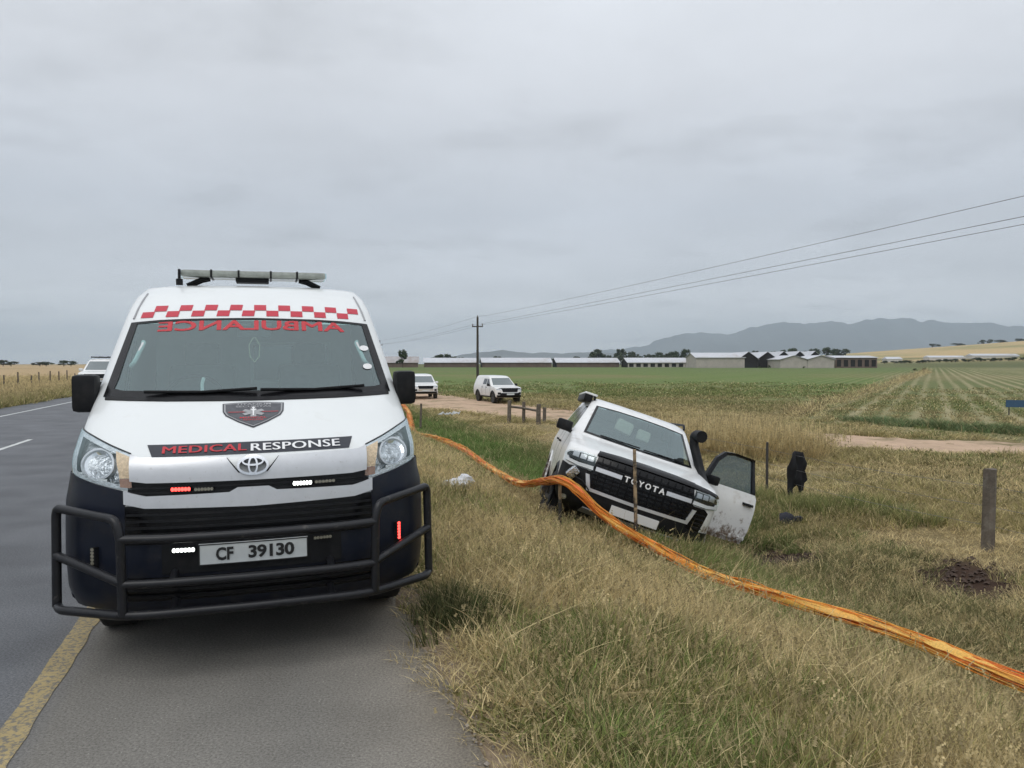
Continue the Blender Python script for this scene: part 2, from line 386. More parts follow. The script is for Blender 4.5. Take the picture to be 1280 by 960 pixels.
def arch(parent, sg, W, yc, zc, r, wd, m, name='wheel_arch', z_min=0.3, out=0.03):
    """flare round the wheel opening, and its dark liner"""
    V, Fc = [], []; n = 22; a0 = math.asin(max(-1, min(1, (z_min - zc) / (r + wd))))
    for k in range(n + 1):
        t = a0 + (math.pi - 2 * a0) * k / n; c, s_ = math.cos(t), math.sin(t)
        for rr, xx in ((r, W - .10), (r, W + out), (r + wd * .5, W + out), (r + wd, W - .004)):
            V.append((sg * xx, yc + rr * c, zc + rr * s_))
    for k in range(n):
        for j in range(3): a = 4 * k + j; Fc.append((a, a + 4, a + 5, a + 1))
    o = me_obj(name, V, Fc, m, parent, True, 40)
    V, Fc = [], []
    for k in range(n + 1):
        t = a0 + (math.pi - 2 * a0) * k / n; V += [(sg * (W - .02), yc + (r + .02) * math.cos(t), zc + (r + .02) * math.sin(t)), (sg * (W - .34), yc + (r + .02) * math.cos(t), zc + (r + .02) * math.sin(t))]
    for k in range(n): Fc.append((2 * k, 2 * k + 2, 2 * k + 3, 2 * k + 1))
    Fc.append(tuple(2 * k + 1 for k in range(n + 1)))
    me_obj('arch_liner', V, Fc, M_black, o, True, 40)
    return o
def mirror_part(parent, c, s, sg, m, rz=0.0, foot=None):
    bm = bmesh.new(); vs = add_box(bm, (0, 0, 0), s, None, min(s) * 0.28)
    o = bm_obj('wing_mirror', bm, m, parent, True, 50); o.location = c; o.rotation_euler = (0, 0, rz)
    if foot is not None:
        f = Vector(foot) - Vector(c); f.rotate(Euler((0, 0, -rz)))
        tubes('mirror_arm', [[(0, 0, -s[2] * .25), tuple(f)]], 0.028, m, o, 8)
    box('mirror_glass', (0, s[1] * .5 + .002, 0), (s[0] * .8, 0.006, s[2] * .8), M_chrome, o)
    return o

# ---------------------------------------------------------------- terrain
AR = math.atan(317 / 950); CA, SA = math.cos(AR), math.sin(AR)
LX = [-400, -60, -25, -15, -11, -9.05, .88, 1.3, 2.0, 2.8, 3.5, 4.3, 5.1, 6.0, 7, 8.5, 10, 14, 400]
LZ = [.2, .1, 0, -.12, -.15, 0, 0, -.03, -.12, -.30, -.50, -.72, -.98, -1.13, -1.12, -1.0, -.95, -.95, -.95]
LXf = np.linspace(-30, 30, 2401); _z = np.interp(LXf, LX, LZ); _k = np.exp(-.5 * (np.arange(-30, 31) * .025 / .22) ** 2); _k /= _k.sum()
LZf = np.convolve(np.pad(_z, 30, 'edge'), _k, 'valid')
def latlon(x, y): return CA * x + SA * y, -SA * x + CA * y
def xy(lat, lon): return CA * lat - SA * lon, SA * lat + CA * lon
_tab = rng.random((257, 257))
def vnoise(x, y, s):
    x = np.asarray(x, float) / s + 1000; y = np.asarray(y, float) / s + 1000
    xi = np.floor(x).astype(int); yi = np.floor(y).astype(int); fx = x - xi; fy = y - yi
    fx = fx * fx * (3 - 2 * fx); fy = fy * fy * (3 - 2 * fy); a = _tab
    g = lambda i, j: a[(i * 7 + j * 3) % 257, (j * 5 + i * 11) % 257]
    return (g(xi, yi) * (1 - fx) + g(xi + 1, yi) * fx) * (1 - fy) + (g(xi, yi + 1) * (1 - fx) + g(xi + 1, yi + 1) * fx) * fy
def fbm(x, y, s): return (vnoise(x, y, s) + .5 * vnoise(x + 37, y + 11, s / 2.1) + .25 * vnoise(x + 5, y + 71, s / 4.3)) / 1.75
def gz(x, y, bumps=True):
    x = np.asarray(x, float); y = np.asarray(y, float); lat, lon = latlon(x, y)
    z = np.where(np.abs(lat) < 29, np.interp(lat, LXf, LZf), np.interp(lat, LX, LZ)); r = np.hypot(x, y)
    z = z + np.interp(r, [60, 350, 800, 4000], [0, 1.1, 1.6, 3.0]) * np.clip((lat - 8) / 20, 0, 1)
    # slow rise of the stubble hill far to the right
    az = np.degrees(np.arctan2(x, y)); up = np.interp(r, [450, 900, 1600, 2600], [0, 14, 42, 52]) * np.interp(az, [12, 22, 34, 50], [0, .42, 1, 1.25]) * (y > 0)
    z = z + up
    if bumps:
        k = np.clip((lat - 1.1) / 1.2, 0, 1) + np.clip((-9.4 - lat) / 2, 0, 1)
        z = z + k * np.clip(60 / (r + 1), 0, 1) * ((fbm(x, y, 1.1) - .5) * .14 + (vnoise(x, y, .35) - .5) * .05)
        # churned ditch bank beside the wreck
        for cx, cy, rr, hh in ((3.6, 11.1, .7, -.14), (4.3, 10.7, .5, .08), (5.55, 9.5, .6, -.06), (5.9, 9.9, .4, .06), (2.15, 9.2, .75, .26), (1.3, 8.9, .7, .10)):
            z = z + hh * np.exp(-((x - cx) ** 2 + (y - cy) ** 2) / (rr * rr))
    return z
def gz1(x, y): return float(gz(x, y))

def grid_mesh(name, us, vs, pos, m):
    U, Vv = np.meshgrid(us, vs, indexing='ij'); X, Y = xy(U, Vv); Z = pos(X, Y, U, Vv)
    P = np.stack([X, Y, Z], -1).reshape(-1, 3); a, b = len(us), len(vs)
    I = (np.arange(a - 1)[:, None] * b + np.arange(b - 1)[None, :]).ravel()
    Fq = np.stack([I, I + b, I + b + 1, I + 1], 1)
    me = bpy.data.meshes.new(name); me.from_pydata(P.tolist(), [], Fq.tolist()); me.update()
    me.polygons.foreach_set('use_smooth', [True] * len(me.polygons))
    if m: me.materials.append(m)
    o = bpy.data.objects.new(name, me); COL.objects.link(o); return o, X.ravel(), Y.ravel()
def geo(a, b, s, g):
    out = [a]
    while out[-1] < b: out.append(out[-1] + s); s *= g
    return out
us = sorted(set([-v for v in geo(9.3, 26000, .5, 1.16)])) + [-9.06, -9.0, -6, -3, 0, .80] + list(np.arange(.9, 14, .16)) + geo(14, 60, .45, 1.02)[:-1] + geo(60, 26000, 1.2, 1.13)
vs = sorted([-v for v in geo(4, 14000, .5, 1.2)]) + list(np.arange(-3.6, 24, .22)) + geo(24, 90, .4, 1.02)[:-1] + geo(90, 30000, 1.6, 1.12)
def zg(X, Y, U, V): return gz(X, Y) - np.where((U > -9.03) & (U < .86), .10, 0)
# procedural ground: colour per place (soil, stubble, crop) with fine grain on top
gm = bpy.data.materials.new('ground_soil'); gm.use_nodes = True; T = gm.node_tree; N = T.nodes; b = N['Principled BSDF']; b.inputs['Roughness'].default_value = 0.95; b.inputs['Specular IOR Level'].default_value = 0.1
at = N.new('ShaderNodeAttribute'); at.attribute_name = 'gcol'; ar = N.new('ShaderNodeAttribute'); ar.attribute_name = 'rows'
tcn = N.new('ShaderNodeTexCoord')
na = N.new('ShaderNodeTexNoise'); na.inputs['Scale'].default_value = 3.5; na.inputs['Detail'].default_value = 10; na.inputs['Roughness'].default_value = .75; T.links.new(tcn.outputs['Object'], na.inputs['Vector'])
ra = N.new('ShaderNodeMapRange'); ra.inputs[1].default_value = .3; ra.inputs[2].default_value = .7; ra.inputs[3].default_value = .62; ra.inputs[4].default_value = 1.38; T.links.new(na.outputs[0], ra.inputs[0])
mpn = N.new('ShaderNodeMapping'); mpn.inputs['Rotation'].default_value = (0, 0, R(29.0)); T.links.new(tcn.outputs['Object'], mpn.inputs[0])
nb = N.new('ShaderNodeTexNoise'); nb.noise_dimensions = '3D'; nb.inputs['Scale'].default_value = 1.0; nb.inputs['Detail'].default_value = 4
mp2 = N.new('ShaderNodeMapping'); mp2.inputs['Scale'].default_value = (.75, .012, 1); T.links.new(mpn.outputs[0], mp2.inputs[0]); T.links.new(mp2.outputs[0], nb.inputs['Vector'])
wv = N.new('ShaderNodeTexWave'); wv.wave_type = 'BANDS'; wv.bands_direction = 'X'; wv.inputs['Scale'].default_value = .22; wv.inputs['Distortion'].default_value = .7; wv.inputs['Detail'].default_value = 3; wv.inputs['Detail Scale'].default_value = .25
T.links.new(mpn.outputs[0], wv.inputs['Vector'])
rw = N.new('ShaderNodeMath'); rw.operation = 'MULTIPLY'; T.links.new(wv.outputs[1], rw.inputs[0]); T.links.new(nb.outputs[0], rw.inputs[1])
rw1 = N.new('ShaderNodeMapRange'); rw1.inputs[1].default_value = .16; rw1.inputs[2].default_value = .62; T.links.new(rw.outputs[0], rw1.inputs[0])
rw2 = N.new('ShaderNodeMath'); rw2.operation = 'MULTIPLY'; T.links.new(rw1.outputs[0], rw2.inputs[0]); T.links.new(ar.outputs['Fac'], rw2.inputs[1])
mxr = N.new('ShaderNodeMixRGB'); T.links.new(rw2.outputs[0], mxr.inputs[0]); T.links.new(at.outputs['Color'], mxr.inputs[1]); mxr.inputs[2].default_value = (.30, .265, .15, 1)
sc_ = N.new('ShaderNodeVectorMath'); sc_.operation = 'SCALE'; T.links.new(mxr.outputs[0], sc_.inputs[0]); T.links.new(ra.outputs[0], sc_.inputs['Scale']); T.links.new(sc_.outputs[0], b.inputs['Base Color'])
bp = N.new('ShaderNodeBump'); bp.inputs['Strength'].default_value = .6; bp.inputs['Distance'].default_value = .06; T.links.new(na.outputs[0], bp.inputs['Height']); T.links.new(bp.outputs[0], b.inputs['Normal'])
ground, GX, GY = grid_mesh('ground', us, vs, zg, gm); structure(ground)
ROWDIR = np.array([math.sin(R(29)), math.cos(R(29))]); ROWN = np.array([math.cos(R(29)), -math.sin(R(29))])
TRENCH = 14.41 * ROWN[0] + 37.96 * ROWN[1]
TRACK = catmull([(-34, 150), (-20, 96), (-11.5, 72), (-6.6, 58), (-2, 46.8), (2.0, 38.2), (6.6, 30.4), (10.9, 25.8), (15.6, 23.2), (24, 20.5), (40, 17)], 10)
def dtrack(x, y):
    d = np.full(np.shape(x), 1e9)
    for i in range(len(TRACK) - 1):
        a, bb = TRACK[i], TRACK[i + 1]; v = bb - a; t = np.clip(((x - a[0]) * v[0] + (y - a[1]) * v[1]) / (v @ v), 0, 1)
        d = np.minimum(d, np.hypot(x - a[0] - t * v[0], y - a[1] - t * v[1]))
    return d
def zone_col(x, y):
    lat, lon = latlon(x, y); r = np.hypot(x, y); n1 = fbm(x, y, 4.0); n2 = fbm(x + 90, y, 22.0); nf = fbm(x, y + 400, 90.0)
    c = np.zeros(x.shape + (3,)); rows = np.zeros(x.shape)
    def put(mask, col):
        k = np.clip(mask, 0, 1)[..., None]; c[:] = c * (1 - k) + np.array(col) * k
    c[:] = (.115, .095, .050)                                            # verge soil and thatch
    put(((lat > 4.6) & (lat < 8.6)) * 1.0, (.075, .078, .030))
    put(np.clip((lat - 8.2) / 1.5, 0, 1), (.235, .185, .095))              # mown strip by the fence
    put(np.clip((lat - 8.2) / 1.5, 0, 1) * np.clip((n1 - .52) * 5, 0, 1), (.145, .135, .062))
    side = x * ROWN[0] + y * ROWN[1] - TRENCH
    beyond = np.clip((dtrack(x, y) - 3.0) / 3, 0, 1) * (lat > 14)
    beyond = beyond * ((lat > 24) | (r > 40))
    put(beyond, (.20, .17, .085))                                         # dry margin of the field
    g = np.clip((r - 44) / 30 + (n2 - .5) * 1.6, 0, 1) * (lat > 16) * (side < 0)
    put(g, (.115, .165, .050)); put(g * np.clip((n2 - .55) * 4, 0, 1), (.165, .165, .070))
    put(g * np.clip((r - 150) / 150, 0, 1), (.100, .145, .050))
    g2 = ((side >= 0) & (lat > 22)) * np.clip((r - 31) / 6, 0, 1)
    put(g2, (.135, .150, .062)); put(g2 * np.clip((n2 - .5) * 3, 0, 1), (.20, .18, .09)); rows[:] = g2 * np.clip((420 - r) / 160, 0, 1)
    rows[:] = np.maximum(rows, g * .35)
    far = np.clip((r - 330) / 60, 0, 1) * (lat > 0); put(far, (.115, .125, .055))
    az = np.degrees(np.arctan2(x, y))
    hill = np.clip((r - 520) / 120, 0, 1) * np.clip((az - 10) / 6, 0, 1) * (y > 0); put(hill, (.46, .345, .185)); put(hill * np.clip((nf - .58) * 7, 0, 1), (.25, .24, .11))
    put(hill * ((r > 640) & (r < 760)) * (az > 22) * .8, (.10, .125, .05))
    put((lat < -9) * 1.0, (.10, .10, .045)); lf = np.clip((-lat - 15) / 4, 0, 1); put(lf, (.40, .295, .17)); put(lf * np.clip((nf - .55) * 5, 0, 1), (.27, .23, .12))
    for cx, cy, rr in ((3.6, 11.1, .95), (3.4, 10.4, .7), (4.2, 10.9, .7), (5.55, 9.5, .85), (5.75, 9.1, .6), (5.1, 12.4, .5)):
        put(np.exp(-((x - cx) ** 2 + (y - cy) ** 2) / rr ** 2) * 1.2, (.055, .035, .026))
    put(((lat > .8) & (lat < 1.35)) * np.clip((1.45 - lat) * 3, 0, 1), (.26, .20, .14))
    return c, rows
gc, rows = zone_col(GX, GY)
ca = ground.data.color_attributes.new('gcol', 'FLOAT_COLOR', 'POINT'); ca.data.foreach_set('color', np.c_[gc, np.ones(len(gc))].ravel())
ra_ = ground.data.attributes.new('rows', 'FLOAT', 'POINT'); ra_.data.foreach_set('value', rows.astype(np.float32))

# road surface with a ragged right edge
am = bpy.data.materials.new('asphalt'); am.use_nodes = True; T = am.node_tree; N = T.nodes; b = N['Principled BSDF']; b.inputs['Roughness'].default_value = .9; b.inputs['Specular IOR Level'].default_value = .12
tcn = N.new('ShaderNodeTexCoord'); at = N.new('ShaderNodeAttribute'); at.attribute_name = 'acol'
na = N.new('ShaderNodeTexNoise'); na.inputs['Scale'].default_value = 80; na.inputs['Detail'].default_value = 6; na.inputs['Roughness'].default_value = .8; T.links.new(tcn.outputs['Object'], na.inputs['Vector'])
nb = N.new('ShaderNodeTexNoise'); nb.inputs['Scale'].default_value = 1.3; nb.inputs['Detail'].default_value = 6; T.links.new(tcn.outputs['Object'], nb.inputs['Vector'])
vo = N.new('ShaderNodeTexVoronoi'); vo.inputs['Scale'].default_value = 30; T.links.new(tcn.outputs['Object'], vo.inputs['Vector'])
r1 = N.new('ShaderNodeMapRange'); r1.inputs[1].default_value = .36; r1.inputs[2].default_value = .64; r1.inputs[3].default_value = .58; r1.inputs[4].default_value = 1.42; T.links.new(na.outputs[0], r1.inputs[0])
r2 = N.new('ShaderNodeMapRange'); r2.inputs[1].default_value = .3; r2.inputs[2].default_value = .7; r2.inputs[3].default_value = .84; r2.inputs[4].default_value = 1.16; T.links.new(nb.outputs[0], r2.inputs[0])
r3 = N.new('ShaderNodeMapRange'); r3.inputs[1].default_value = .04; r3.inputs[2].default_value = .10; r3.inputs[3].default_value = 1.9; r3.inputs[4].default_value = 1.0; T.links.new(vo.outputs['Distance'], r3.inputs[0])
mu = N.new('ShaderNodeMath'); mu.operation = 'MULTIPLY'; T.links.new(r1.outputs[0], mu.inputs[0]); T.links.new(r2.outputs[0], mu.inputs[1])
mu2 = N.new('ShaderNodeMath'); mu2.operation = 'MULTIPLY'; T.links.new(mu.outputs[0], mu2.inputs[0]); T.links.new(r3.outputs[0], mu2.inputs[1])
# hairline cracks and old tyre scuffs
vc = N.new('ShaderNodeTexVoronoi'); vc.feature = 'DISTANCE_TO_EDGE'; vc.inputs['Scale'].default_value = .55
nd = N.new('ShaderNodeTexNoise'); nd.inputs['Scale'].default_value = 2.2; nd.inputs['Detail'].default_value = 8; T.links.new(tcn.outputs['Object'], nd.inputs['Vector'])
va_ = N.new('ShaderNodeVectorMath'); va_.operation = 'MULTIPLY_ADD'; T.links.new(nd.outputs['Color'], va_.inputs[0]); va_.inputs[1].default_value = (.9, .9, 0); T.links.new(tcn.outputs['Object'], va_.inputs[2]); T.links.new(va_.outputs[0], vc.inputs['Vector'])
r5 = N.new('ShaderNodeMapRange'); r5.inputs[1].default_value = .002; r5.inputs[2].default_value = .006; r5.inputs[3].default_value = .55; r5.inputs[4].default_value = 1.0; T.links.new(vc.outputs['Distance'], r5.inputs[0])
nk = N.new('ShaderNodeTexNoise'); nk.inputs['Scale'].default_value = .35; T.links.new(tcn.outputs['Object'], nk.inputs['Vector'])
r6 = N.new('ShaderNodeMapRange'); r6.inputs[1].default_value = .74; r6.inputs[2].default_value = .80; T.links.new(nk.outputs[0], r6.inputs[0])
mc = N.new('ShaderNodeMix'); T.links.new(r6.outputs[0], mc.inputs[0]); mc.inputs[2].default_value = 1.0; T.links.new(r5.outputs[0], mc.inputs[3])
mu3 = N.new('ShaderNodeMath'); mu3.operation = 'MULTIPLY'; T.links.new(mu2.outputs[0], mu3.inputs[0]); T.links.new(mc.outputs[0], mu3.inputs[1])
sc_ = N.new('ShaderNodeVectorMath'); sc_.operation = 'SCALE'; T.links.new(at.outputs['Color'], sc_.inputs[0]); T.links.new(mu3.outputs[0], sc_.inputs['Scale']); T.links.new(sc_.outputs[0], b.inputs['Base Color'])
bp = N.new('ShaderNodeBump'); bp.inputs['Strength'].default_value = .6; bp.inputs['Distance'].default_value = .006; T.links.new(na.outputs[0], bp.inputs['Height']); T.links.new(bp.outputs[0], b.inputs['Normal'])
ru = [-9.06, -9.05, -8.2, -7.7, -6.5, -5.6, -4.7, -3.6, -2.4, -1.3, -1.1, -.9, -.4, .2, .6, .88, .885]
rv = sorted([-v for v in geo(3, 4000, 1, 1.3)]) + list(np.arange(-2, 20, .11)) + geo(20, 9000, .5, 1.08)
def zr(X, Y, U, V):
    return np.where((U < -9.055) | (U > .882), -.10, 0.0) + 0 * X
U, Vv = np.meshgrid(ru, rv, indexing='ij'); E = np.where(U > .87, (fbm(Vv * 1.0, Vv * .3, .55) - .5) * .16 + (vnoise(Vv, Vv * 0, .13) - .5) * .05, 0) + np.where(U < -9, (fbm(Vv, Vv * .3 + 50, .9) - .5) * .25, 0)
road, RX, RY = grid_mesh('road', ru, rv, zr, am); structure(road)
Xn, Yn = xy(U + E, Vv); co = np.stack([Xn, Yn, zr(Xn, Yn, U, Vv)], -1).reshape(-1, 3)
road.data.vertices.foreach_set('co', co.ravel()); road.data.update()
lat = U.ravel(); lo = Vv.ravel(); k = np.clip((lat + 1.15) / .25, 0, 1)[:, None]
ac = np.array([.148, .153, .163]) * (1 - k) + np.array([.192, .182, .164]) * k
wt = np.exp(-((lat + 2.2) / .5) ** 2) + np.exp(-((lat + 3.9) / .5) ** 2); ac = ac * (1 - .12 * wt[:, None])
k = np.clip((lat - .45) / .4, 0, 1)[:, None]; ac = ac * (1 - k) + np.array([.245, .215, .175]) * k
ca = road.data.color_attributes.new('acol', 'FLOAT_COLOR', 'POINT'); ca.data.foreach_set('color', np.c_[ac, np.ones(len(ac))].ravel())
def paint(name, col, wear):
    m = bpy.data.materials.new(name); m.use_nodes = True; T = m.node_tree; N = T.nodes; b = N['Principled BSDF']; b.inputs['Roughness'].default_value = .75
    tcn = N.new('ShaderNodeTexCoord'); n = N.new('ShaderNodeTexNoise'); n.inputs['Scale'].default_value = 38; n.inputs['Detail'].default_value = 8; n.inputs['Roughness'].default_value = .75; T.links.new(tcn.outputs['Object'], n.inputs['Vector'])
    r = N.new('ShaderNodeMapRange'); r.inputs[1].default_value = wear; r.inputs[2].default_value = wear + .10; T.links.new(n.outputs[0], r.inputs[0])
    x = N.new('ShaderNodeMixRGB'); x.inputs[1].default_value = (*col, 1); x.inputs[2].default_value = (.15, .14, .12, 1); T.links.new(r.outputs[0], x.inputs[0])
    n3 = N.new('ShaderNodeTexNoise'); n3.inputs['Scale'].default_value = 5; n3.inputs['Detail'].default_value = 4; T.links.new(tcn.outputs['Object'], n3.inputs['Vector'])
    r3 = N.new('ShaderNodeMapRange'); r3.inputs[3].default_value = .7; r3.inputs[4].default_value = 1.25; T.links.new(n3.outputs[0], r3.inputs[0])
    s = N.new('ShaderNodeVectorMath'); s.operation = 'SCALE'; T.links.new(x.outputs[0], s.inputs[0]); T.links.new(r3.outputs[0], s.inputs['Scale']); T.links.new(s.outputs[0], b.inputs['Base Color']); return m
M_yel = paint('yellow_road_paint', (.37, .285, .130), .47); M_wht = paint('white_road_paint', (.56, .57, .56), .62)
def strip(name, lat0, l0, l1, wd, m, step=.15):
    n = max(2, int(min((l1 - l0) / step, 500))); V, Fc = [], []
    L = np.linspace(l0, l1, n) if l1 - l0 < 80 else np.r_[np.arange(l0, 25, .12), np.geomspace(25, l1, 80)]
    for i, l in enumerate(L):
        e = (vnoise(l, 3, .09) - .5) * .016; e2 = (vnoise(l, 9, .09) - .5) * .016
        a = xy(lat0 - wd / 2 + e, l); c = xy(lat0 + wd / 2 + e2, l); V += [(a[0], a[1], .004), (c[0], c[1], .004)]
    for i in range(len(L) - 1): Fc.append((2 * i, 2 * i + 1, 2 * i + 3, 2 * i + 2))
    return me_obj(name, V, Fc, m, road)
strip('yellow_edge_line', -1.05, -6, 400, .125, M_yel); strip('white_edge_line', -7.70, 8, 400, .10, M_wht)
for l0 in (4.0, 16.0, 28.0, 40.0, 52, 64, 76, 88): strip('centre_dash', -4.735, l0, l0 + 3.05, .10, M_wht)

# dirt track
M_dirt = mat('dirt_track', (.48, .345, .245), .95, var=.22, vscale=1.6, bump=.5, bscale=9, dirt=(.25, .20, .12), dscale=.8, dlo=.5, dhi=.62, spec=.1)
tp = catmull([tuple(p) for p in TRACK[::3]], 6); V, Fc = [], []; tn = np.gradient(tp, axis=0); tn /= np.linalg.norm(tn, axis=1)[:, None]
cols = [-2.3, -1.75, -1.1, -.6, -.1, .4, .95, 1.6, 2.2]
for i, p in enumerate(tp):
    nn = np.array([tn[i][1], -tn[i][0]])
    for c in cols:
        e = (vnoise(i * 1.0, c, .8) - .5) * .9 if abs(c) > 2.0 else 0
        q = p + nn * (c * float(np.interp(p[1], [24, 34, 46, 60, 90], [1, 1.1, 1.75, 1.6, 1])) + e); V.append((q[0], q[1], float(gz(q[0], q[1], True)) + (.04 if abs(c) < 2.0 else -.05) - (.025 if abs(abs(c) - 1.02) < .1 else 0)))
nc = len(cols)
for i in range(len(tp) - 1):
    for k in range(nc - 1): a = i * nc + k; Fc.append((a, a + 1, a + nc + 1, a + nc))
structure(me_obj('dirt_track', V, Fc, M_dirt, None, True))

# ================================================================ ambulance
VAN = [(.16, .28, .86, .03, .45, 5.80, .10), (.05, .33, .955, .03, .44, 5.84, .10), (0, .44, .98, .03, .43, 5.86, .1), (-.01, .60, .988, .03, .42, 5.87, .1), (.0, .78, .988, .03, .42, 5.87, .1),
       (.015, .92, .985, .03, .42, 5.87, .1), (.025, 1.0, .965, .03, .42, 5.87, .1), (.035, 1.08, .96, .03, .42, 5.86, .1), (.055, 1.13, .96, .04, .42, 5.86, .1), (.10, 1.17, .96, .06, .42, 5.86, .1), (.20, 1.235, .958, .08, .40, 5.85, .1), (.38, 1.34, .953, .09, .38, 5.84, .1), (.56, 1.435, .945, .10, .36, 5.83, .1),
       (.60, 1.455, .943, .10, .34, 5.83, .1), (.90, 1.70, .905, .09, .30, 5.82, .1), (1.22, 1.965, .855, .08, .26, 5.80, .1), (1.34, 2.05, .84, .08, .25, 5.79, .1), (1.52, 2.15, .815, .08, .25, 5.77, .12), (1.72, 2.225, .775, .08, .25, 5.74, .15), (1.98, 2.262, .715, .08, .25, 5.70, .2), (2.5, 2.28, .56, .05, .25, 5.6, .2)]
VB = Body(VAN, M=120)
va = thing('ambulance', 'white ambulance van with black bull bar and red checks, parked on the tar shoulder', 'ambulance', (-1.398, 4.121, .002), (0, R(-.555), R(17.75)), mode='YXZ')
WSO = [(-.875, 1.452), (-.79, 1.933), (-.6, 1.948), (-.4, 1.956), (0, 1.963), (.4, 1.956), (.6, 1.948), (.79, 1.933), (.875, 1.452), (.5, 1.447), (0, 1.443), (-.5, 1.447)]
WSI = [(-.815, 1.500), (-.748, 1.922), (-.4, 1.944), (0, 1.951), (.4, 1.944), (.748, 1.922), (.815, 1.500), (.78, 1.487), (.5, 1.483), (0, 1.480), (-.5, 1.483), (-.78, 1.487)]
HLR = [(.952, 1.275), (.86, 1.243), (.74, 1.198), (.625, 1.16), (.605, .985), (.67, .99), (.80, 1.022), (.905, 1.05), (.935, 1.068), (.95, 1.16)]
def drop(c, reg):
    x, y, z = c
    if reg == 'f':
        if inpoly(x, z, [(p[0] * .965, 1.70 + (p[1] - 1.70) * .93) for p in WSO]): return True
        cx, cz = .79, 1.12
        if inpoly(abs(x), z, [(cx + (p[0] - cx) * .88, cz + (p[1] - cz) * .86) for p in HLR]): return True
    if reg == 's':
        for yc in (1.0, 4.86):
            if z < .95 and (y - yc) ** 2 + (z - .345) ** 2 < .43 ** 2: return True
    return False
vbody = VB.mesh('body', M_white, va, drop, K1=34, K2=110)
VF = VB.front
# cladding and bumper
bump = [(-.958, 1.055), (-.93, 1.06), (-.90, 1.045), (-.80, 1.016), (-.67, .984), (-.65, .978), (-.645, .90), (-.54, .885), (0, .874), (.54, .885), (.645, .90), (.65, .978), (.67, .984), (.80, 1.016), (.90, 1.045), (.93, 1.06), (.958, 1.055), (.985, .92), (.988, .60), (.975, .40), (.92, .285), (0, .285), (-.92, .285), (-.975, .40), (-.988, .60), (-.985, .92)]
bo = patch('bumper', bump, VF, M_navy, va, .012, -.01, .04, .05)
for sg in (-1, 1):
    patch('bumper_corner', [(.40, .30), (.62, .30), (.585, .50), (.60, .62), (.66, .80), (.66, 1.0), (.44, 1.06)], VB.side(sg), M_navy, bo, .012, -.01, .06, .06)
    patch('sill', [(1.46, .285), (4.40, .285), (4.40, .40), (1.46, .40)], VB.side(sg), M_black, va, .008, -.01, .4, .06)
# grilles
patch('grille', [(-.63, .945), (-.63, 1.035), (0, 1.03), (.63, 1.035), (.63, .945)], VF, M_gloss, va, .006, -.01, .04, .05)
lg = patch('grille', [(-.64, .70), (-.64, .90), (0, .88), (.64, .90), (.64, .70)], VF, M_gloss, va, .016, .0, .04, .05)
def slat(z, x0, m, par, h=.012, o=.03, zc=0.0, nm='slat'):
    return patch(nm, [(-x0, z - h), (-x0, z), (-x0 * .5, z - zc), (0, z - zc), (x0 * .5, z - zc), (x0, z), (x0, z - h), (x0 * .5, z - h - zc), (0, z - h - zc), (-x0 * .5, z - h - zc)], VF, m, par, o, .004, .06, None)
for i in range(5): slat(.725 + i * .034, .63, M_black, lg)
for z in (.972, .998): slat(z, .61, M_black, va, .010, .022)
low = patch('lower_intake', [(-.66, .40), (-.66, .525), (.66, .525), (.66, .40)], VF, M_gloss, bo, .016, .0, .04, .05)
for i in range(3): slat(.435 + i * .035, .64, M_black, low)
pb = patch('plate_panel', [(-.46, .545), (-.46, .735), (.46, .735), (.46, .545)], VF, M_black, bo, .022, .0, .04, None)
# silver bars
patch('grille_bar', [(-.62, 1.150), (-.57, 1.136), (-.137, 1.128), (-.075, 1.056), (.075, 1.056), (.137, 1.128), (.57, 1.136), (.62, 1.150), (.612, 1.030), (.53, 1.019), (0, 1.016), (-.53, 1.019), (-.612, 1.030)][::-1], VF, M_silver, va, .028, -.005, .03, .03)
patch('grille_bar', [(-.642, .978), (-.535, .951), (-.122, .957), (-.08, .98), (.08, .98), (.122, .957), (.535, .951), (.642, .978), (.640, .912), (.54, .889), (0, .877), (-.54, .889), (-.640, .912)][::-1], VF, M_silver, va, .030, -.005, .03, .03)
patch('panel_gap', [(-.63, 1.157), (-.57, 1.142), (-.133, 1.135), (-.071, 1.063), (-.071, 1.054), (-.14, 1.128), (-.57, 1.134), (-.63, 1.148)], VF, M_gloss, va, .006, -.004, .04, None)
patch('panel_gap', [(.63, 1.157), (.57, 1.142), (.133, 1.135), (.071, 1.063), (.071, 1.054), (.14, 1.128), (.57, 1.134), (.63, 1.148)], VF, M_gloss, va, .006, -.004, .04, None)
# emblem: three crossing ovals
em = ring_patch('emblem', 0, 1.086, .082, .045, .012, VF, M_chrome, va, .040, .0)
ring_patch('emblem_oval', 0, 1.086, .026, .040, .009, VF, M_chrome, em, .043, .01)
ring_patch('emblem_oval', 0, 1.104, .056, .020, .008, VF, M_chrome, em, .043, .01)
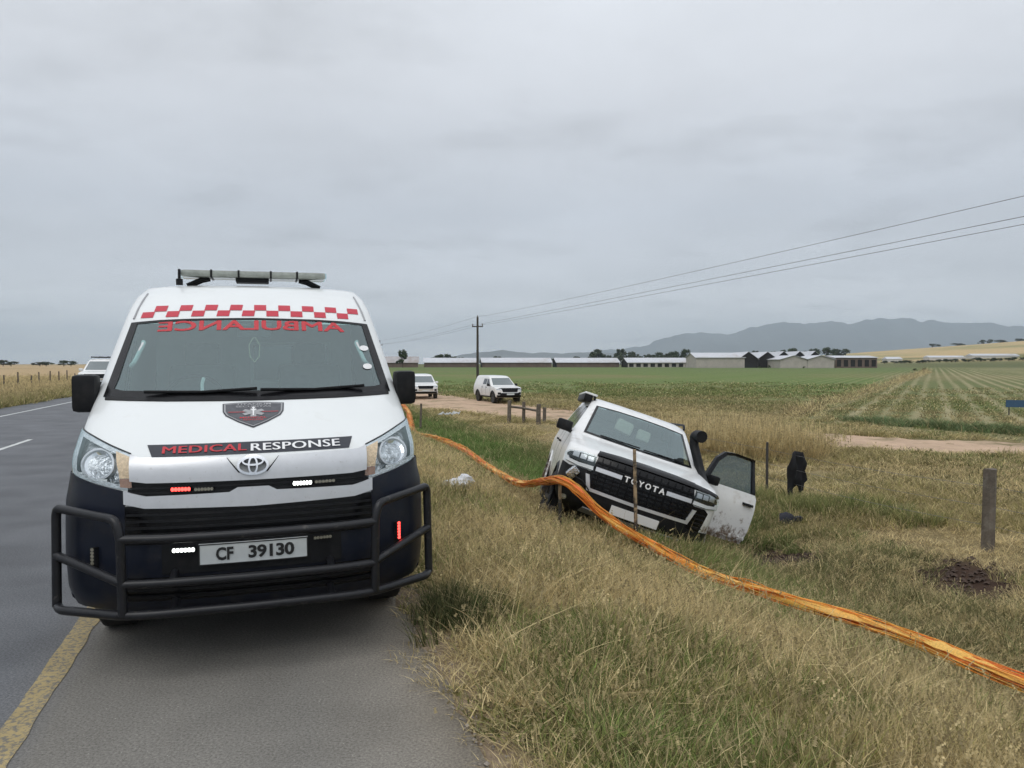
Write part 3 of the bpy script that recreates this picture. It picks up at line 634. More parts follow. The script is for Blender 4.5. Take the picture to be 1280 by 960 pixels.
# lamps
for sg in (-1, 1):
    P = HLR if sg > 0 else mir(HLR); f = lambda pts: pts if sg > 0 else mir(pts)
    h = patch('headlight', P, VF, M_lens, va, .010, -.012, .03, .03)
    tag(h, 'clear headlight with cream and amber turn signal')
    cx, cz = .79, 1.12
    patch('lamp_housing', f([(cx + (x - cx) * 1.0, cz + (z - cz) * 1.0) for x, z in HLR]), VF, M_refl, h, -.030, -.07, .03, .03)
    Q = [(cx + (x - cx) * .80, cz + (z - cz) * .78) for x, z in HLR]
    patch('lamp_bezel', [f([HLR[i], HLR[(i + 1) % len(HLR)], Q[(i + 1) % len(HLR)], Q[i]]) for i in range(len(HLR))], VF, M_bezel, h, .005, None, .03, .03)
    # bowl reflector
    V, Fc = [], []; n = 26; prof = [(1.0, -.006), (.93, -.02), (.75, -.050), (.5, -.075), (.25, -.088), (.06, -.092)]
    for q, o in prof:
        for k in range(n):
            t = 2 * math.pi * k / n; V.append(VF(sg * (.80 + .088 * q * math.cos(t)), 1.115 + .075 * q * math.sin(t), o))
    for i in range(len(prof) - 1):
        for k in range(n): a = i * n + k; c = i * n + (k + 1) % n; Fc.append((a, c, c + n, a + n))
    Fc.append(tuple((len(prof) - 1) * n + k for k in range(n)))
    me_obj('reflector', V, Fc, M_chrome, h, True, 60)
    ring_patch('bezel', sg * .80, 1.115, .094, .081, .010, VF, M_silver, h, -.002, -.03)
    patch('turn_signal', f([(.628, 1.150), (.705, 1.176), (.675, 1.07), (.672, 1.045), (.612, 1.045)]), VF, M_amber, h, .0075, -.03, .03, .03)
    patch('turn_signal', f([(.612, 1.043), (.672, 1.043), (.668, 1.000), (.609, .994)]), VF, M_amberd, h, .0075, -.03, .03, .03)
    patch('panel_gap', f([(.955, 1.284), (.86, 1.252), (.74, 1.207), (.625, 1.168), (.625, 1.160), (.74, 1.199), (.86, 1.244), (.955, 1.276)]), VF, M_gloss, va, .006, -.004, .03, None)
# windscreen
ws = patch('windscreen', WSO, VF, M_ws, va, .003, None, .06, .06)
fr = lambda a, b2: a + b2[::-1]
patch('windscreen_border', [[(-.875, 1.452), (-.79, 1.933), (-.748, 1.922), (-.80, 1.56), (-.815, 1.500)][::-1],
                            [(.875, 1.452), (.79, 1.933), (.748, 1.922), (.80, 1.56), (.815, 1.500)],
                            [(-.875, 1.452), (-.815, 1.500), (-.76, 1.489), (-.5, 1.483), (0, 1.480), (.5, 1.483), (.76, 1.489), (.815, 1.500), (.875, 1.452), (.5, 1.447), (0, 1.443), (-.5, 1.447)],
                            [(-.79, 1.933), (-.6, 1.948), (-.4, 1.956), (0, 1.963), (.4, 1.956), (.6, 1.948), (.79, 1.933), (.748, 1.922), (.4, 1.944), (0, 1.951), (-.4, 1.944), (-.748, 1.922)]], VF, M_gloss, ws, .006, None, .05, .05)
for kk, (ex, ez) in enumerate(((0, 0), (.005, .002), (-.005, -.002), (.0025, -.002), (-.0025, .002))):
  bmA = text_bm('AMBULANCE', 0.0)
  for v in bmA.verts: v.co.x, v.co.y = .605 + ex - 1.21 * v.co.x, 1.878 + ez + .066 * v.co.y - .03 * abs(.5 - v.co.x) ** 2 * 4 * .35
  cut_bm(bmA, .05, .03); map_bm('mirror_writing', bmA, VF, M_redw, ws, .0042 + .0003 * kk, None)
for x, z in ((.733, 1.748), (.737, 1.620)): patch('sticker', ell(x, z, .033, .019, 20), VF, M_decw, ws, .008, None, .04, .04)
for x0, x1, zz0 in ((-.62, .02, 1.462), (.04, .68, 1.466)):
    p0 = VF(x0, zz0, .03); p1 = VF(x1, zz0 + .012, .03); tubes('wiper', [[p0, (p0 + p1) / 2 + Vector((0, -.02, -.012)), p1]], .011, M_black, va, 6)
patch('cowl', [(-.86, 1.436), (-.86, 1.452), (-.5, 1.447), (0, 1.443), (.5, 1.447), (.86, 1.452), (.86, 1.436), (.5, 1.428), (0, 1.424), (-.5, 1.428)], VF, M_black, va, .006, -.004, .06, None)
# decals on the bonnet and brow
st = patch('bonnet_strip', [(-.55, 1.207), (.555, 1.213), (.527, 1.156), (-.517, 1.150)][::-1], VF, M_decal, va, .003, None, .04, .02)
for kk, e_ in enumerate((0, .0022, -.0022)):
  text_patch('lettering', 'MEDICAL', -.465 + e_, -.035 + e_, 1.163, 1.196, VF, M_redw, st, .006 + kk * .0004, None, .0, .04, .015, 1.05, skew=.004)
  text_patch('lettering', 'RESPONSE', -.01 + e_, .475 + e_, 1.163, 1.198, VF, M_decw, st, .006 + kk * .0004, None, .0, .04, .015, 1.05, skew=.004)
SH = [(-.176, 1.408), (-.09, 1.413), (0, 1.416), (.09, 1.413), (.176, 1.408), (.172, 1.365), (.155, 1.343), (.08, 1.308), (0, 1.279), (-.08, 1.308), (-.155, 1.343), (-.172, 1.365)]
s0 = patch('shield_emblem', SH[::-1], VF, M_decal, va, .003, None, .04, .02)
s1 = patch('shield_rim', [(x * .955, 1.352 + (z - 1.352) * .93) for x, z in SH][::-1], VF, M_grey, s0, .005, None, .04, .02)
patch('shield_field', [(x * .90, 1.352 + (z - 1.352) * .86) for x, z in SH][::-1], VF, M_shield, s0, .007, None, .04, .02)
text_patch('shield_writing', 'TITANIUM', -.10, .10, 1.394, 1.404, VF, M_grey, s0, .009, None, .01, .05, None)
text_patch('shield_writing', 'SECURITAS', -.10, .10, 1.382, 1.391, VF, M_grey, s0, .009, None, .01, .05, None)
text_patch('shield_writing', 'MEDICAL', -.075, .075, 1.324, 1.332, VF, M_redw, s0, .009, None, .01, .05, None)
text_patch('shield_writing', 'RESPONSE', -.055, .055, 1.313, 1.320, VF, M_redw, s0, .009, None, .0, .05, None)
star = []
for k in range(3):
    a = R(60 * k + 90); c, s_ = math.cos(a), math.sin(a)
    star.append([(c * L * .055 * 1.15 - s_ * q * .014 * 1.15, 1.355 + (s_ * L * .055 + c * q * .014) * .42) for L, q in ((-1, -1), (1, -1), (1, 1), (-1, 1))])
for k in range(3): patch('star_arm', star[k], VF, M_grey, s0, .009 + .0006 * k, None, .03, None)
patch('staff', [[(-.004, 1.336), (.004, 1.336), (.004, 1.376), (-.004, 1.376)], ell(0, 1.378, .009, .004, 10), [(-.02, 1.366), (0, 1.360), (.02, 1.366), (0, 1.370)]], VF, M_decw, s0, .012, None, None, None)
for q in (-1, 1): patch('pulse_line', [(q * .14, 1.3545), (q * .05, 1.3545), (q * .05, 1.357), (q * .14, 1.357)], VF, M_redw, s0, .0112, None, .04, None)
sq = []
for i in range(18):
    x0 = -.735 + i * .0817; z0 = 1.979 if i % 2 == 0 else 2.023
    e0 = -.012 * (abs(x0) / .7) ** 2; e1 = -.012 * (abs(x0 + .08) / .7) ** 2
    z1 = z0 + .043
    sq.append([(x0, z0 + e0), (x0 + .0812, z0 + e1), (x0 + .0812 + (.008 if x0 < 0 else -.0), z1 + e1), (x0 + (.008 if x0 < 0 else -.0), z1 + e0)])
patch('checker_band', sq, VF, M_red, va, .003, None, .04, .02)
# roof side gutters, light bar, antenna
for sg in (-1, 1):
    pts = [Vector((sg * (VB.W(z) - .075), VB.F(VB.W(z) - .075, z) - .002, z + .004)) for z in (1.96, 2.03, 2.10, 2.16)]
    tubes('roof_groove', [[tuple(p) for p in pts]], .007, M_grey, va, 6)
lb = box('light_bar', (0, 2.1, 2.352), (1.08, .26, .052), M_barlens, va, bev=.018)
for x in (-.32, -.12, .12, .32): box('divider', (x, 2.1, 2.352), (.014, .266, .058), M_black, lb)
for sg in (-1, 1):
    box('end_cap', (sg * .525, 2.1, 2.352), (.05, .24, .046), M_lens, lb, bev=.012)
    V, Fc = tube_geo([(sg * .34, 2.05, 2.325), (sg * .40, 2.05, 2.31), (sg * .50, 2.05, 2.262)], .018, 6); me_obj('bracket', V, Fc, M_black, lb, True)
    V, Fc = tube_geo([(sg * .34, 2.16, 2.325), (sg * .40, 2.16, 2.31), (sg * .50, 2.16, 2.262)], .018, 6); me_obj('bracket', V, Fc, M_black, lb, True)
box('siren', (-.02, 2.1, 2.312), (.25, .2, .03), M_black, lb, bev=.008)
an = lathe('antenna', [(.025, 2.255), (.025, 2.30), (.011, 2.305), (.010, 2.375), (0, 2.378)], M_black, va, 'z', (-.545, 1.95, 0), 10)
# number plate and warning lamps
pl = patch('number_plate', [(-.277, .583), (-.277, .692), (.277, .692), (.277, .583)][::-1], VF, M_plate, va, .040, .02, .06, None)
patch('plate_rim', [[(-.277, .686), (.277, .686), (.277, .692), (-.277, .692)], [(-.277, .583), (.277, .583), (.277, .589), (-.277, .589)], [(-.277, .583), (-.271, .583), (-.271, .692), (-.277, .692)], [(.271, .583), (.277, .583), (.277, .692), (.271, .692)]], VF, M_pltx, pl, .042, None, .08, None)
text_patch('plate_number', 'CF', -.192, -.105, .604, .672, VF, M_pltx, pl, .043, None, .035, None, None)
text_patch('plate_number', '39130', -.03, .205, .604, .672, VF, M_pltx, pl, .043, None, .035, None, None, .95)
def led(x0, x1, z0, z1, m, o=.036, vertical=False):
    base = patch('warning_lamp', [(x0, z0), (x1, z0), (x1, z1), (x0, z1)], VF, M_black, va, o, .0, .05, None)
    pts = []
    n = 6
    for k in range(n):
        if vertical: a = z0 + (z1 - z0) * (k + .12) / n; c = z0 + (z1 - z0) * (k + .88) / n; pts.append(ell((x0 + x1) / 2, (a + c) / 2, (x1 - x0) * .36, (c - a) * .66, 10))
        else: a = x0 + (x1 - x0) * (k + .12) / n; c = x0 + (x1 - x0) * (k + .88) / n; pts.append(ell((a + c) / 2, (z0 + z1) / 2, (c - a) * .66, (z1 - z0) * .36, 10))
    patch('led', pts, VF, m, base, o + .003, None, None, None); return base
tag(led(-.408, -.312, .968, .998, M_lred), 'lit red strobe in the grille'); led(-.295, -.20, .966, .992, M_loff)
tag(led(.205, .305, .967, .999, M_lwhite), 'lit white strobe in the grille'); led(.32, .43, .972, .996, M_loff)
tag(led(-.405, -.295, .652, .684, M_lwhite), 'lit white strobe beside the number plate'); led(.308, .405, .668, .692, M_loff)
tag(led(.772, .797, .612, .712, M_lred, .04, True), 'lit red strobe on the bumper corner'); led(-.800, -.775, .585, .69, M_loff, .04, True)
# bull bar
BY = -.13
bb = tubes('bull_bar', [round_path([(-.645, BY + .02, .765), (-.45, BY, .757), (0, BY - .01, .755), (.45, BY, .757), (.645, BY + .02, .765)], .1),
                        round_path([(-.64, BY + .02, .535), (-.45, BY, .530), (0, BY - .01, .527), (.45, BY, .530), (.64, BY + .02, .535)], .1),
                        round_path([(-1.0, .20, .375), (-.97, .12, .372), (-.635, BY + .02, .376), (-.5, BY, .374), (0, BY - .01, .372), (.5, BY, .374), (.635, BY + .02, .376), (.97, .12, .372), (1.0, .20, .375)], .12)], .0235, M_bar, va, 12)
for sg in (-1, 1):
    tubes('wing_hoop', [round_path([(sg * .635, BY + .02, .376), (sg * .640, BY + .02, .78), (sg * .665, BY + .04, .865), (sg * .985, .19, .895), (sg * .995, .20, .86), (sg * 1.0, .19, .375)], .05, 6),
                        [(sg * .64, BY + .02, .545), (sg * .82, .03, .60), (sg * .997, .19, .645)]], .0235, M_bar, bb, 12)
    tubes('bar_mount', [[(sg * .4, BY, .374), (sg * .4, .12, .42)], [(sg * .4, BY, .53), (sg * .4, .04, .56)]], .02, M_bar, bb, 8)
# mirrors, doors, windows, wheels
for sg in (-1, 1):
    mirror_part(va, (sg * .995, .97, 1.475), (.145, .12, .235), sg, M_black, sg * R(8), (sg * .93, .98, 1.40))
    patch('side_window', [(1.16, 1.46), (1.95, 1.46), (1.95, 1.90), (1.62, 1.90), (1.40, 1.72)], VB.side(sg), M_dglass, va, .004, -.004, .2, .05)
    patch('side_window', [(2.15, 1.46), (3.55, 1.46), (3.55, 1.90), (2.15, 1.90)], VB.side(sg), M_dglass, va, .004, -.004, .3, .05)
    patch('side_window', [(3.75, 1.46), (5.35, 1.46), (5.35, 1.90), (3.75, 1.90)], VB.side(sg), M_dglass, va, .004, -.004, .3, .05)
    for y, zt in ((1.0, 1.40), (2.05, 1.96), (3.65, 1.96)): patch('door_seam', [(y, .80), (y + .007, .80), (y + .007, zt), (y, zt)], VB.side(sg), M_gloss, va, .002, -.003, None, .05)
    for y in (1.80, 2.2): box('door_handle', (sg * (VB.W(1.15) + .018), y, 1.15), (.03, .18, .035), M_black, va, bev=.008)
    for yc in (1.0, 4.86):
        arch(va, sg, .982, yc, .345, .40, .06, M_black, z_min=.30, out=.008); wheel(va, (sg * .82, yc, .342), .34, .215, M_rim, 8)
    patch('tail_lamp', [(sg * .80, .85), (sg * .93, .85), (sg * .93, 1.35), (sg * .80, 1.35)], VB.rearmap(), M_red, va, .006, -.2, None, None)
patch('rear_window', [(-.7, 1.42), (.7, 1.42), (.66, 1.92), (-.66, 1.92)], VB.rearmap(), M_dglass, va, .008, -.05, None, .1)
patch('underbody', [(-.80, .3), (.80, .3), (.80, 5.6), (-.80, 5.6)], lambda u, v, o: Vector((u, v, .30 + o)), M_black, va, -.04, .06, None, None)
# cab interior
db = patch('dashboard', [(-.80, .98), (-.80, 1.38), (-.62, 1.445), (-.30, 1.42), (0, 1.43), (.30, 1.42), (.80, 1.42), (.80, .98)], lambda u, v, o: Vector((u, 1.12 - (v - 1.38) * .3 + .10 * (u / .8) ** 2 - o, v)), M_dash, va, .0, -.06, .1, .1)
box('dash_top', (0, .97, 1.395), (1.60, .42, .05), M_dash, va, rot=(R(-4), 0, 0), bev=.02)
sw = bpy.data.objects.new('steering_wheel', None)
V, Fc = tube_geo([(.19 * math.cos(t), .19 * math.sin(t), 0) for t in np.linspace(0, 2 * math.pi, 33)], .014, 8, False)
sw = me_obj('steering_wheel', V, Fc, M_black, va, True); sw.location = (-.40, 1.32, 1.40); sw.rotation_euler = (R(62), 0, 0)
tubes('wheel_spokes', [[(-.19, 0, 0), (0, 0, -.03), (.19, 0, 0)], [(0, -.19, 0), (0, 0, -.03)]], .018, M_black, sw, 6)
for x in (-.42, .42):
    s = box('seat', (x, 2.0, .98), (.52, .50, .16), M_seat, va, bev=.05)
    box('backrest', (x, 2.24, 1.32), (.50, .15, .66), M_seat, s, rot=(R(-12), 0, 0), bev=.06); box('headrest', (x, 2.33, 1.73), (.27, .10, .18), M_seat, s, rot=(R(-8), 0, 0), bev=.04)
bh = box('bulkhead', (0, 2.62, 1.4), (1.60, .03, 1.25), M_cabin, va)
box('bulkhead_window', (.28, 2.60, 1.66), (.62, .02, .30), M_dglass, bh); box('bulkhead_frame', (.28, 2.602, 1.66), (.68, .012, .36), M_decw, bh)
for sg in (-1, 1):
    tubes('grab_handle', [round_path([(sg * .70, 1.22, 1.80), (sg * .685, 1.14, 1.79), (sg * .73, 1.02, 1.66), (sg * .75, 1.04, 1.64)], .03)], .015, M_cabin, va, 8)
    box('sun_visor', (sg * .36, 1.42, 1.93), (.46, .14, .02), M_cabin, va, rot=(R(18), 0, 0), bev=.006)
box('cabin_mirror', (0, 1.20, 1.86), (.22, .03, .06), M_dash, va, bev=.01); box('map_light', (.08, 1.30, 1.925), (.07, .06, .02), M_decw, va, bev=.004); box('map_light', (-.06, 1.30, 1.925), (.07, .06, .02), M_decw, va, bev=.004)
tubes('lanyard', [[(0, 1.19, 1.84), (-.035, 1.19, 1.78), (-.03, 1.19, 1.70), (0, 1.19, 1.66), (.03, 1.19, 1.70), (.035, 1.19, 1.78), (0, 1.19, 1.84)]], .004, mat('cream_cord', (.62, .58, .40), .8), va, 6)
for x, z in ((-.22, 1.452), (-.10, 1.45), (.30, 1.45), (.42, 1.452), (.02, 1.445)):
    box('dash_clutter', (x, 1.0, z), (random.uniform(.05, .12), .06, random.uniform(.025, .05)), random.choice([M_cabin, M_decw, M_grey]), va, rot=(0, 0, random.uniform(-.6, .6)), bev=.008)
tubes('handset', [[(-.33, 1.05, 1.44), (-.33, 1.06, 1.52), (-.32, 1.07, 1.56)]], .012, M_decw, va, 6)

# ================================================================ wrecked four-wheel drive in the ditch
LCR = [(.30, .36, .84, .04, .40, 4.70, .1), (.12, .44, .90, .05, .45, 4.80, .12), (.03, .52, .95, .05, .48, 4.90, .14), (0, .62, .97, .05, .48, 4.95, .15), (.0, .80, .985, .05, .45, 4.95, .15), (.015, .95, .99, .05, .42, 4.93, .15), (.035, 1.08, .985, .05, .40, 4.92, .15), (.07, 1.15, .97, .06, .40, 4.9, .15), (.16, 1.190, .96, .08, .40, 4.89, .15), (.6, 1.255, .945, .10, .40, 4.88, .15), (1.12, 1.315, .93, .12, .35, 4.87, .15), (1.18, 1.335, .92, .12, .30, 4.86, .15),
       (1.55, 1.54, .84, .13, .25, 4.80, .15), (1.92, 1.76, .755, .13, .22, 4.72, .18), (2.03, 1.815, .735, .12, .22, 4.70, .2), (2.20, 1.865, .70, .10, .2, 4.68, .2), (2.5, 1.90, .64, .08, .2, 4.66, .2), (3.0, 1.915, .5, .05, .2, 4.6, .2)]
LB = Body(LCR, M=110); LF = LB.front
M_lcw = mat('white_paint_muddy', (0.77, 0.77, 0.76), 0.34, coat=0.4, var=0.03, vscale=4, dirt=(0.40, 0.34, 0.27), dscale=4.5, dlo=0.55, dhi=0.85)
T = M_lcw.node_tree; N = T.nodes; b = N['Principled BSDF']; src = b.inputs['Base Color'].links[0].from_socket
tcn = N.new('ShaderNodeTexCoord'); sx_ = N.new('ShaderNodeSeparateXYZ'); T.links.new(tcn.outputs['Object'], sx_.inputs[0])
rz_ = N.new('ShaderNodeMapRange'); rz_.inputs[1].default_value = 1.25; rz_.inputs[2].default_value = .35; rz_.inputs[3].default_value = -.12; rz_.inputs[4].default_value = .30; T.links.new(sx_.outputs['Z'], rz_.inputs[0])
nz_ = N.new('ShaderNodeTexNoise'); nz_.inputs['Scale'].default_value = 9; nz_.inputs['Detail'].default_value = 9; nz_.inputs['Roughness'].default_value = .75; T.links.new(tcn.outputs['Object'], nz_.inputs['Vector'])
az_ = N.new('ShaderNodeMath'); T.links.new(rz_.outputs[0], az_.inputs[0]); T.links.new(nz_.outputs[0], az_.inputs[1])
mz_ = N.new('ShaderNodeMapRange'); mz_.inputs[1].default_value = .60; mz_.inputs[2].default_value = .74; T.links.new(az_.outputs[0], mz_.inputs[0])
xz_ = N.new('ShaderNodeMixRGB'); T.links.new(mz_.outputs[0], xz_.inputs[0]); T.links.new(src, xz_.inputs[1]); xz_.inputs[2].default_value = (.16, .11, .075, 1); T.links.new(xz_.outputs[0], b.inputs['Base Color'])
lc = thing('crashed_car', 'white four-wheel-drive wagon tilted in the roadside ditch with one front door hanging open', 'car', (1.2476, 8.9085, -.7237), (R(-3.48), R(18.7), R(-1.36)), mode='YXZ')
LWS = [(-.775, 1.352), (-.66, 1.775), (-.35, 1.79), (0, 1.795), (.35, 1.79), (.66, 1.775), (.775, 1.352), (.4, 1.345), (0, 1.343), (-.4, 1.345)]
def dropl(c, reg):
    x, y, z = c
    if reg == 'f' and inpoly(x, z, [(p[0] * .96, 1.56 + (p[1] - 1.56) * .92) for p in LWS]): return True
    if reg == 's':
        for yc in (.92, 3.78):
            if z < 1.0 and (y - yc) ** 2 + (z - .40) ** 2 < .49 ** 2: return True
        if x > 0 and 1.50 < y < 2.52 and .52 < z < 1.24: return True
        if x > 0 and 1.35 + z * .2 < y - .1 < 2.45 and 1.24 <= z < 1.74: return True
    return False
LB.mesh('body', M_lcw, lc, dropl, K1=30, K2=120)
# windscreen and cabin
w2 = patch('windscreen', LWS, LF, M_ws2, lc, .003, None, .06, .06)
patch('windscreen_border', [[(-.775, 1.352), (-.66, 1.775), (-.628, 1.765), (-.738, 1.375)], [(.775, 1.352), (.66, 1.775), (.628, 1.765), (.738, 1.375)], [(-.775, 1.352), (-.738, 1.375), (-.4, 1.369), (0, 1.367), (.4, 1.369), (.738, 1.375), (.775, 1.352), (.4, 1.345), (0, 1.343), (-.4, 1.345)], [(-.66, 1.775), (-.35, 1.79), (0, 1.795), (.35, 1.79), (.66, 1.775), (.628, 1.765), (.35, 1.777), (0, 1.782), (-.35, 1.777), (-.628, 1.765)]], LF, M_gloss, w2, .006, None, .05, .05)
for x0, x1 in ((-.55, 0.0), (.05, .62)):
    p0 = LF(x0, 1.362, .025); p1 = LF(x1, 1.368, .025); tubes('wiper', [[p0, p1]], .010, M_black, lc, 6)
box('dashboard', (0, 1.75, 1.25), (1.42, .55, .14), M_dash, lc, bev=.05)
for x in (-.38, .38):
    s = box('seat', (x, 2.45, .95), (.52, .52, .2), M_seat, lc, bev=.06); box('backrest', (x, 2.72, 1.30), (.50, .16, .66), M_seat, s, rot=(R(-14), 0, 0), bev=.06); box('headrest', (x, 2.84, 1.70), (.27, .1, .17), M_seat, s, rot=(R(-8), 0, 0), bev=.04)
box('interior_floor', (0, 2.6, .62), (1.6, 2.2, .05), M_dash, lc); box('interior_back', (0, 4.35, 1.25), (1.40, .04, .9), M_dash, lc)
box('airbag', (-.20, 1.98, 1.60), (.26, .10, .20), M_beige, lc, rot=(R(-20), R(8), 0), bev=.045); box('airbag', (.10, 1.98, 1.565), (.20, .09, .17), M_beige, lc, rot=(R(-20), R(4), 0), bev=.04)
V, Fc = tube_geo([(.18 * math.cos(t), .18 * math.sin(t), 0) for t in np.linspace(0, 2 * math.pi, 29)], .016, 8, False)
o = me_obj('steering_wheel', V, Fc, M_black, lc, True); o.location = (-.38, 2.05, 1.30); o.rotation_euler = (R(60), 0, 0)
# nose
M_gblk = mat('grille_black', (.005, .005, .006), .4, spec=.12)
gr = patch('grille', [(-.615, .72), (-.64, .93), (-.60, 1.135), (0, 1.142), (.60, 1.135), (.64, .93), (.615, .72)][::-1], LF, M_gloss, lc, .010, -.01, .05, .05)
for i in range(7):
    z = .765 + i * .05
    if abs(z - .985) < .03: continue
    patch('grille_slat', [(-.60, z - .010), (.60, z - .010), (.60, z + .010), (-.60, z + .010)], LF, M_gblk, gr, .026, .0, .06, None)
for i in range(13):
    x = -.54 + i * .09
    patch('grille_rib', [(x - .007, .74), (x + .007, .74), (x + .007, 1.12), (x - .007, 1.12)], LF, M_gblk, gr, .020, .0, None, .06)
patch('bonnet_guard', [(-.62, 1.135), (-.60, 1.178), (-.35, 1.192), (0, 1.197), (.35, 1.192), (.60, 1.178), (.62, 1.135), (.3, 1.142), (0, 1.144), (-.3, 1.142)][::-1], LF, M_gloss, lc, .030, -.004, .05, .02)
patch('bonnet_guard', [(.62, 1.135), (.60, 1.178), (.78, 1.160), (.93, 1.135), (.965, 1.10), (.94, 1.10), (.86, 1.125)][::-1], LF, M_gloss, lc, .024, -.004, .04, .02)
for x0, x1 in ((-.59, -.275), (.275, .59)): patch('grille_bar', [(x0, .962), (x1, .962), (x1, 1.012), (x0, 1.012)], LF, M_silver, lc, .032, .0, .05, None)
for ch, x in zip('TOYOTA', (-.215, -.130, -.043, .043, .130, .215)):
    text_patch('grille_letter', ch, x - .034, x + .034, .953, 1.021, LF, M_decw, lc, .046, .02, .02, None, None)
for sg in (-1, 1):
    f = (lambda p: p) if sg > 0 else mir
    h = patch('headlight', f([(.625, 1.125), (.80, 1.118), (.93, 1.095), (.965, 1.06), (.955, .965), (.80, .945), (.615, .95)]), LF, M_lens, lc, .026, .0, .04, .04)
    patch('lamp_housing', f([(.625, 1.120), (.80, 1.113), (.93, 1.090), (.96, 1.06), (.95, .97), (.80, .95), (.62, .955)]), LF, M_gloss, h, .006, -.01, .04, .04)
    for k in range(3): patch('lamp_element', f([(.645 + k * .088, 1.05), (.715 + k * .088, 1.047), (.715 + k * .088, 1.100), (.645 + k * .088, 1.104)]), LF, M_rim, h, .014, .0, .03, .03)
    patch('day_light', f([(.620, .960), (.80, .955), (.945, .975), (.955, 1.03), (.935, 1.03), (.92, 1.005), (.80, .995), (.625, 1.005)]), LF, M_decw, h, .020, .0, .04, .02)
    patch('side_intake', f([(.60, .655), (.60, .945), (.80, .940), (.86, .90), (.81, .66)]), LF, M_gloss, lc, .008, -.01, .04, .05)
    for k in range(4): patch('intake_slat', f([(.68, .695 + k * .052), (.82, .695 + k * .052), (.82, .712 + k * .052), (.68, .712 + k * .052)]), LF, M_black, lc, .022, .0, .04, None)
    patch('fog_lamp', ell(sg * .84, .545, .035, .03, 16), LF, M_refl, lc, .016, -.005, .03, .03)
    patch('lower_corner', f([(.60, .362), (.86, .362), (.92, .43), (.955, .58), (.96, .66), (.60, .66)]), LF, M_black, lc, .012, -.01, .04, .04)
# smashed front corner on the driver's side: bare dark wing liner with the lamp hanging loose
patch('torn_corner', [(-.972, .655), (-.975, .95), (-.90, .93), (-.80, .945), (-.68, .945), (-.66, .665), (-.80, .66)], LF, M_black, lc, .016, -.01, .04, .04)
box('dangling_lamp', (-.84, .13, .86), (.11, .08, .15), M_refl, lc, rot=(.3, .5, .2), bev=.02); tubes('loose_wire', [catmull([(-.86, .14, .94), (-.80, .08, .83), (-.70, .04, .80), (-.60, .02, .72)], 5)], .008, M_black, lc, 6)
patch('lower_bumper', [(-.62, .362), (-.62, .715), (.62, .715), (.62, .362)], LF, M_black, lc, .010, -.01, .05, .05)
patch('bumper_trim', [(-.62, .715), (-.685, .90), (-.64, .90), (-.585, .752), (0, .742), (.585, .752), (.64, .90), (.685, .90), (.62, .715), (0, .705)][::-1], LF, M_silver, lc, .030, -.01, .03, .03)
patch('skid_plate', [(-.63, .455), (-.60, .515), (.60, .515), (.63, .455)][::-1], LF, mat('skid_grey', (.26, .26, .27), .4, metal=.5), lc, .026, .0, .05, None)
patch('blank_plate', [(-.29, .552), (-.29, .648), (.29, .648), (.29, .552)][::-1], LF, M_decw, lc, .040, .01, .08, None)
# sides
for sg in (-1, 1):
    S = LB.side(sg)
    if sg < 0: patch('side_window', [(1.72, 1.36), (2.55, 1.36), (2.55, 1.74), (2.22, 1.74), (1.80, 1.46)], S, M_dglass, lc, .004, -.004, .15, .05)
    patch('side_window', [(2.62, 1.36), (3.55, 1.36), (3.50, 1.74), (2.62, 1.74)], S, M_dglass, lc, .004, -.004, .2, .05)
    patch('side_window', [(3.64, 1.36), (4.45, 1.38), (4.35, 1.72), (3.60, 1.74)], S, M_dglass, lc, .004, -.004, .2, .05)
    patch('sill', [(1.40, .42), (3.30, .42), (3.30, .52), (1.40, .52)], S, M_black, lc, .012, -.01, .4, None)
    for y in (1.47, 2.56, 3.30): patch('door_seam', [(y, .55), (y + .007, .55), (y + .007, 1.32), (y, 1.32)], S, M_gloss, lc, .002, -.003, None, .05)
    for y in (2.38, 3.15):
        if sg < 0 or y > 3: box('door_handle', (sg * (LB.W(1.1) + .02), y, 1.12), (.03, .18, .03), M_black, lc, bev=.008)
    for yc in (.92, 3.78):
        arch(lc, sg, .985, yc, .40, .44, .07, M_black if sg < 0 and yc < 1 else M_lcw, z_min=.36, out=.02)
        wheel(lc, (sg * .84, yc, .40), .395, .265, M_rimb, 6, steer=R(14) if yc < 1 else 0)
    tubes('roof_rail', [round_path([(sg * .70, 2.35, 1.86), (sg * .70, 2.45, 1.925), (sg * .69, 4.25, 1.935), (sg * .69, 4.35, 1.88)], .08)], .018, M_black, lc, 8)
    patch('tail_lamp', [(sg * .78, 1.0), (sg * .93, 1.0), (sg * .93, 1.2), (sg * .78, 1.2)], LB.rearmap(), M_red, lc, .006, -.2, None, None)
patch('rear_window', [(-.68, 1.36), (.68, 1.36), (.60, 1.74), (-.60, 1.74)], LB.rearmap(), M_dglass, lc, .01, -.05, None, .1)
aw = box('awning_bag', (-.80, 3.1, 1.86), (.13, 1.5, .11), M_black, lc, bev=.03); box('awning_cover', (-.77, 3.1, 1.925), (.19, 1.52, .03), M_lcw, aw, bev=.01)
mirror_part(lc, (-1.045, 1.50, 1.365), (.22, .13, .15), -1, M_black, R(-6), (-.90, 1.58, 1.30))
# snorkel up the screen pillar
sp = tubes('snorkel', [round_path([(.955, 1.02, 1.12), (.97, 1.25, 1.20), (.94, 1.50, 1.33), (.75, 1.62, 1.68), (.735, 1.62, 1.765)], .10, 6)], .064, M_black, lc, 12)
V, Fc = tube_geo(round_path([(.735, 1.66, 1.765), (.745, 1.60, 1.815), (.785, 1.45, 1.81)], .06, 4), [.07] * 1 + [.078] * 4 + [.085], 12); me_obj('snorkel_head', V, Fc, M_black, sp, True, 50)
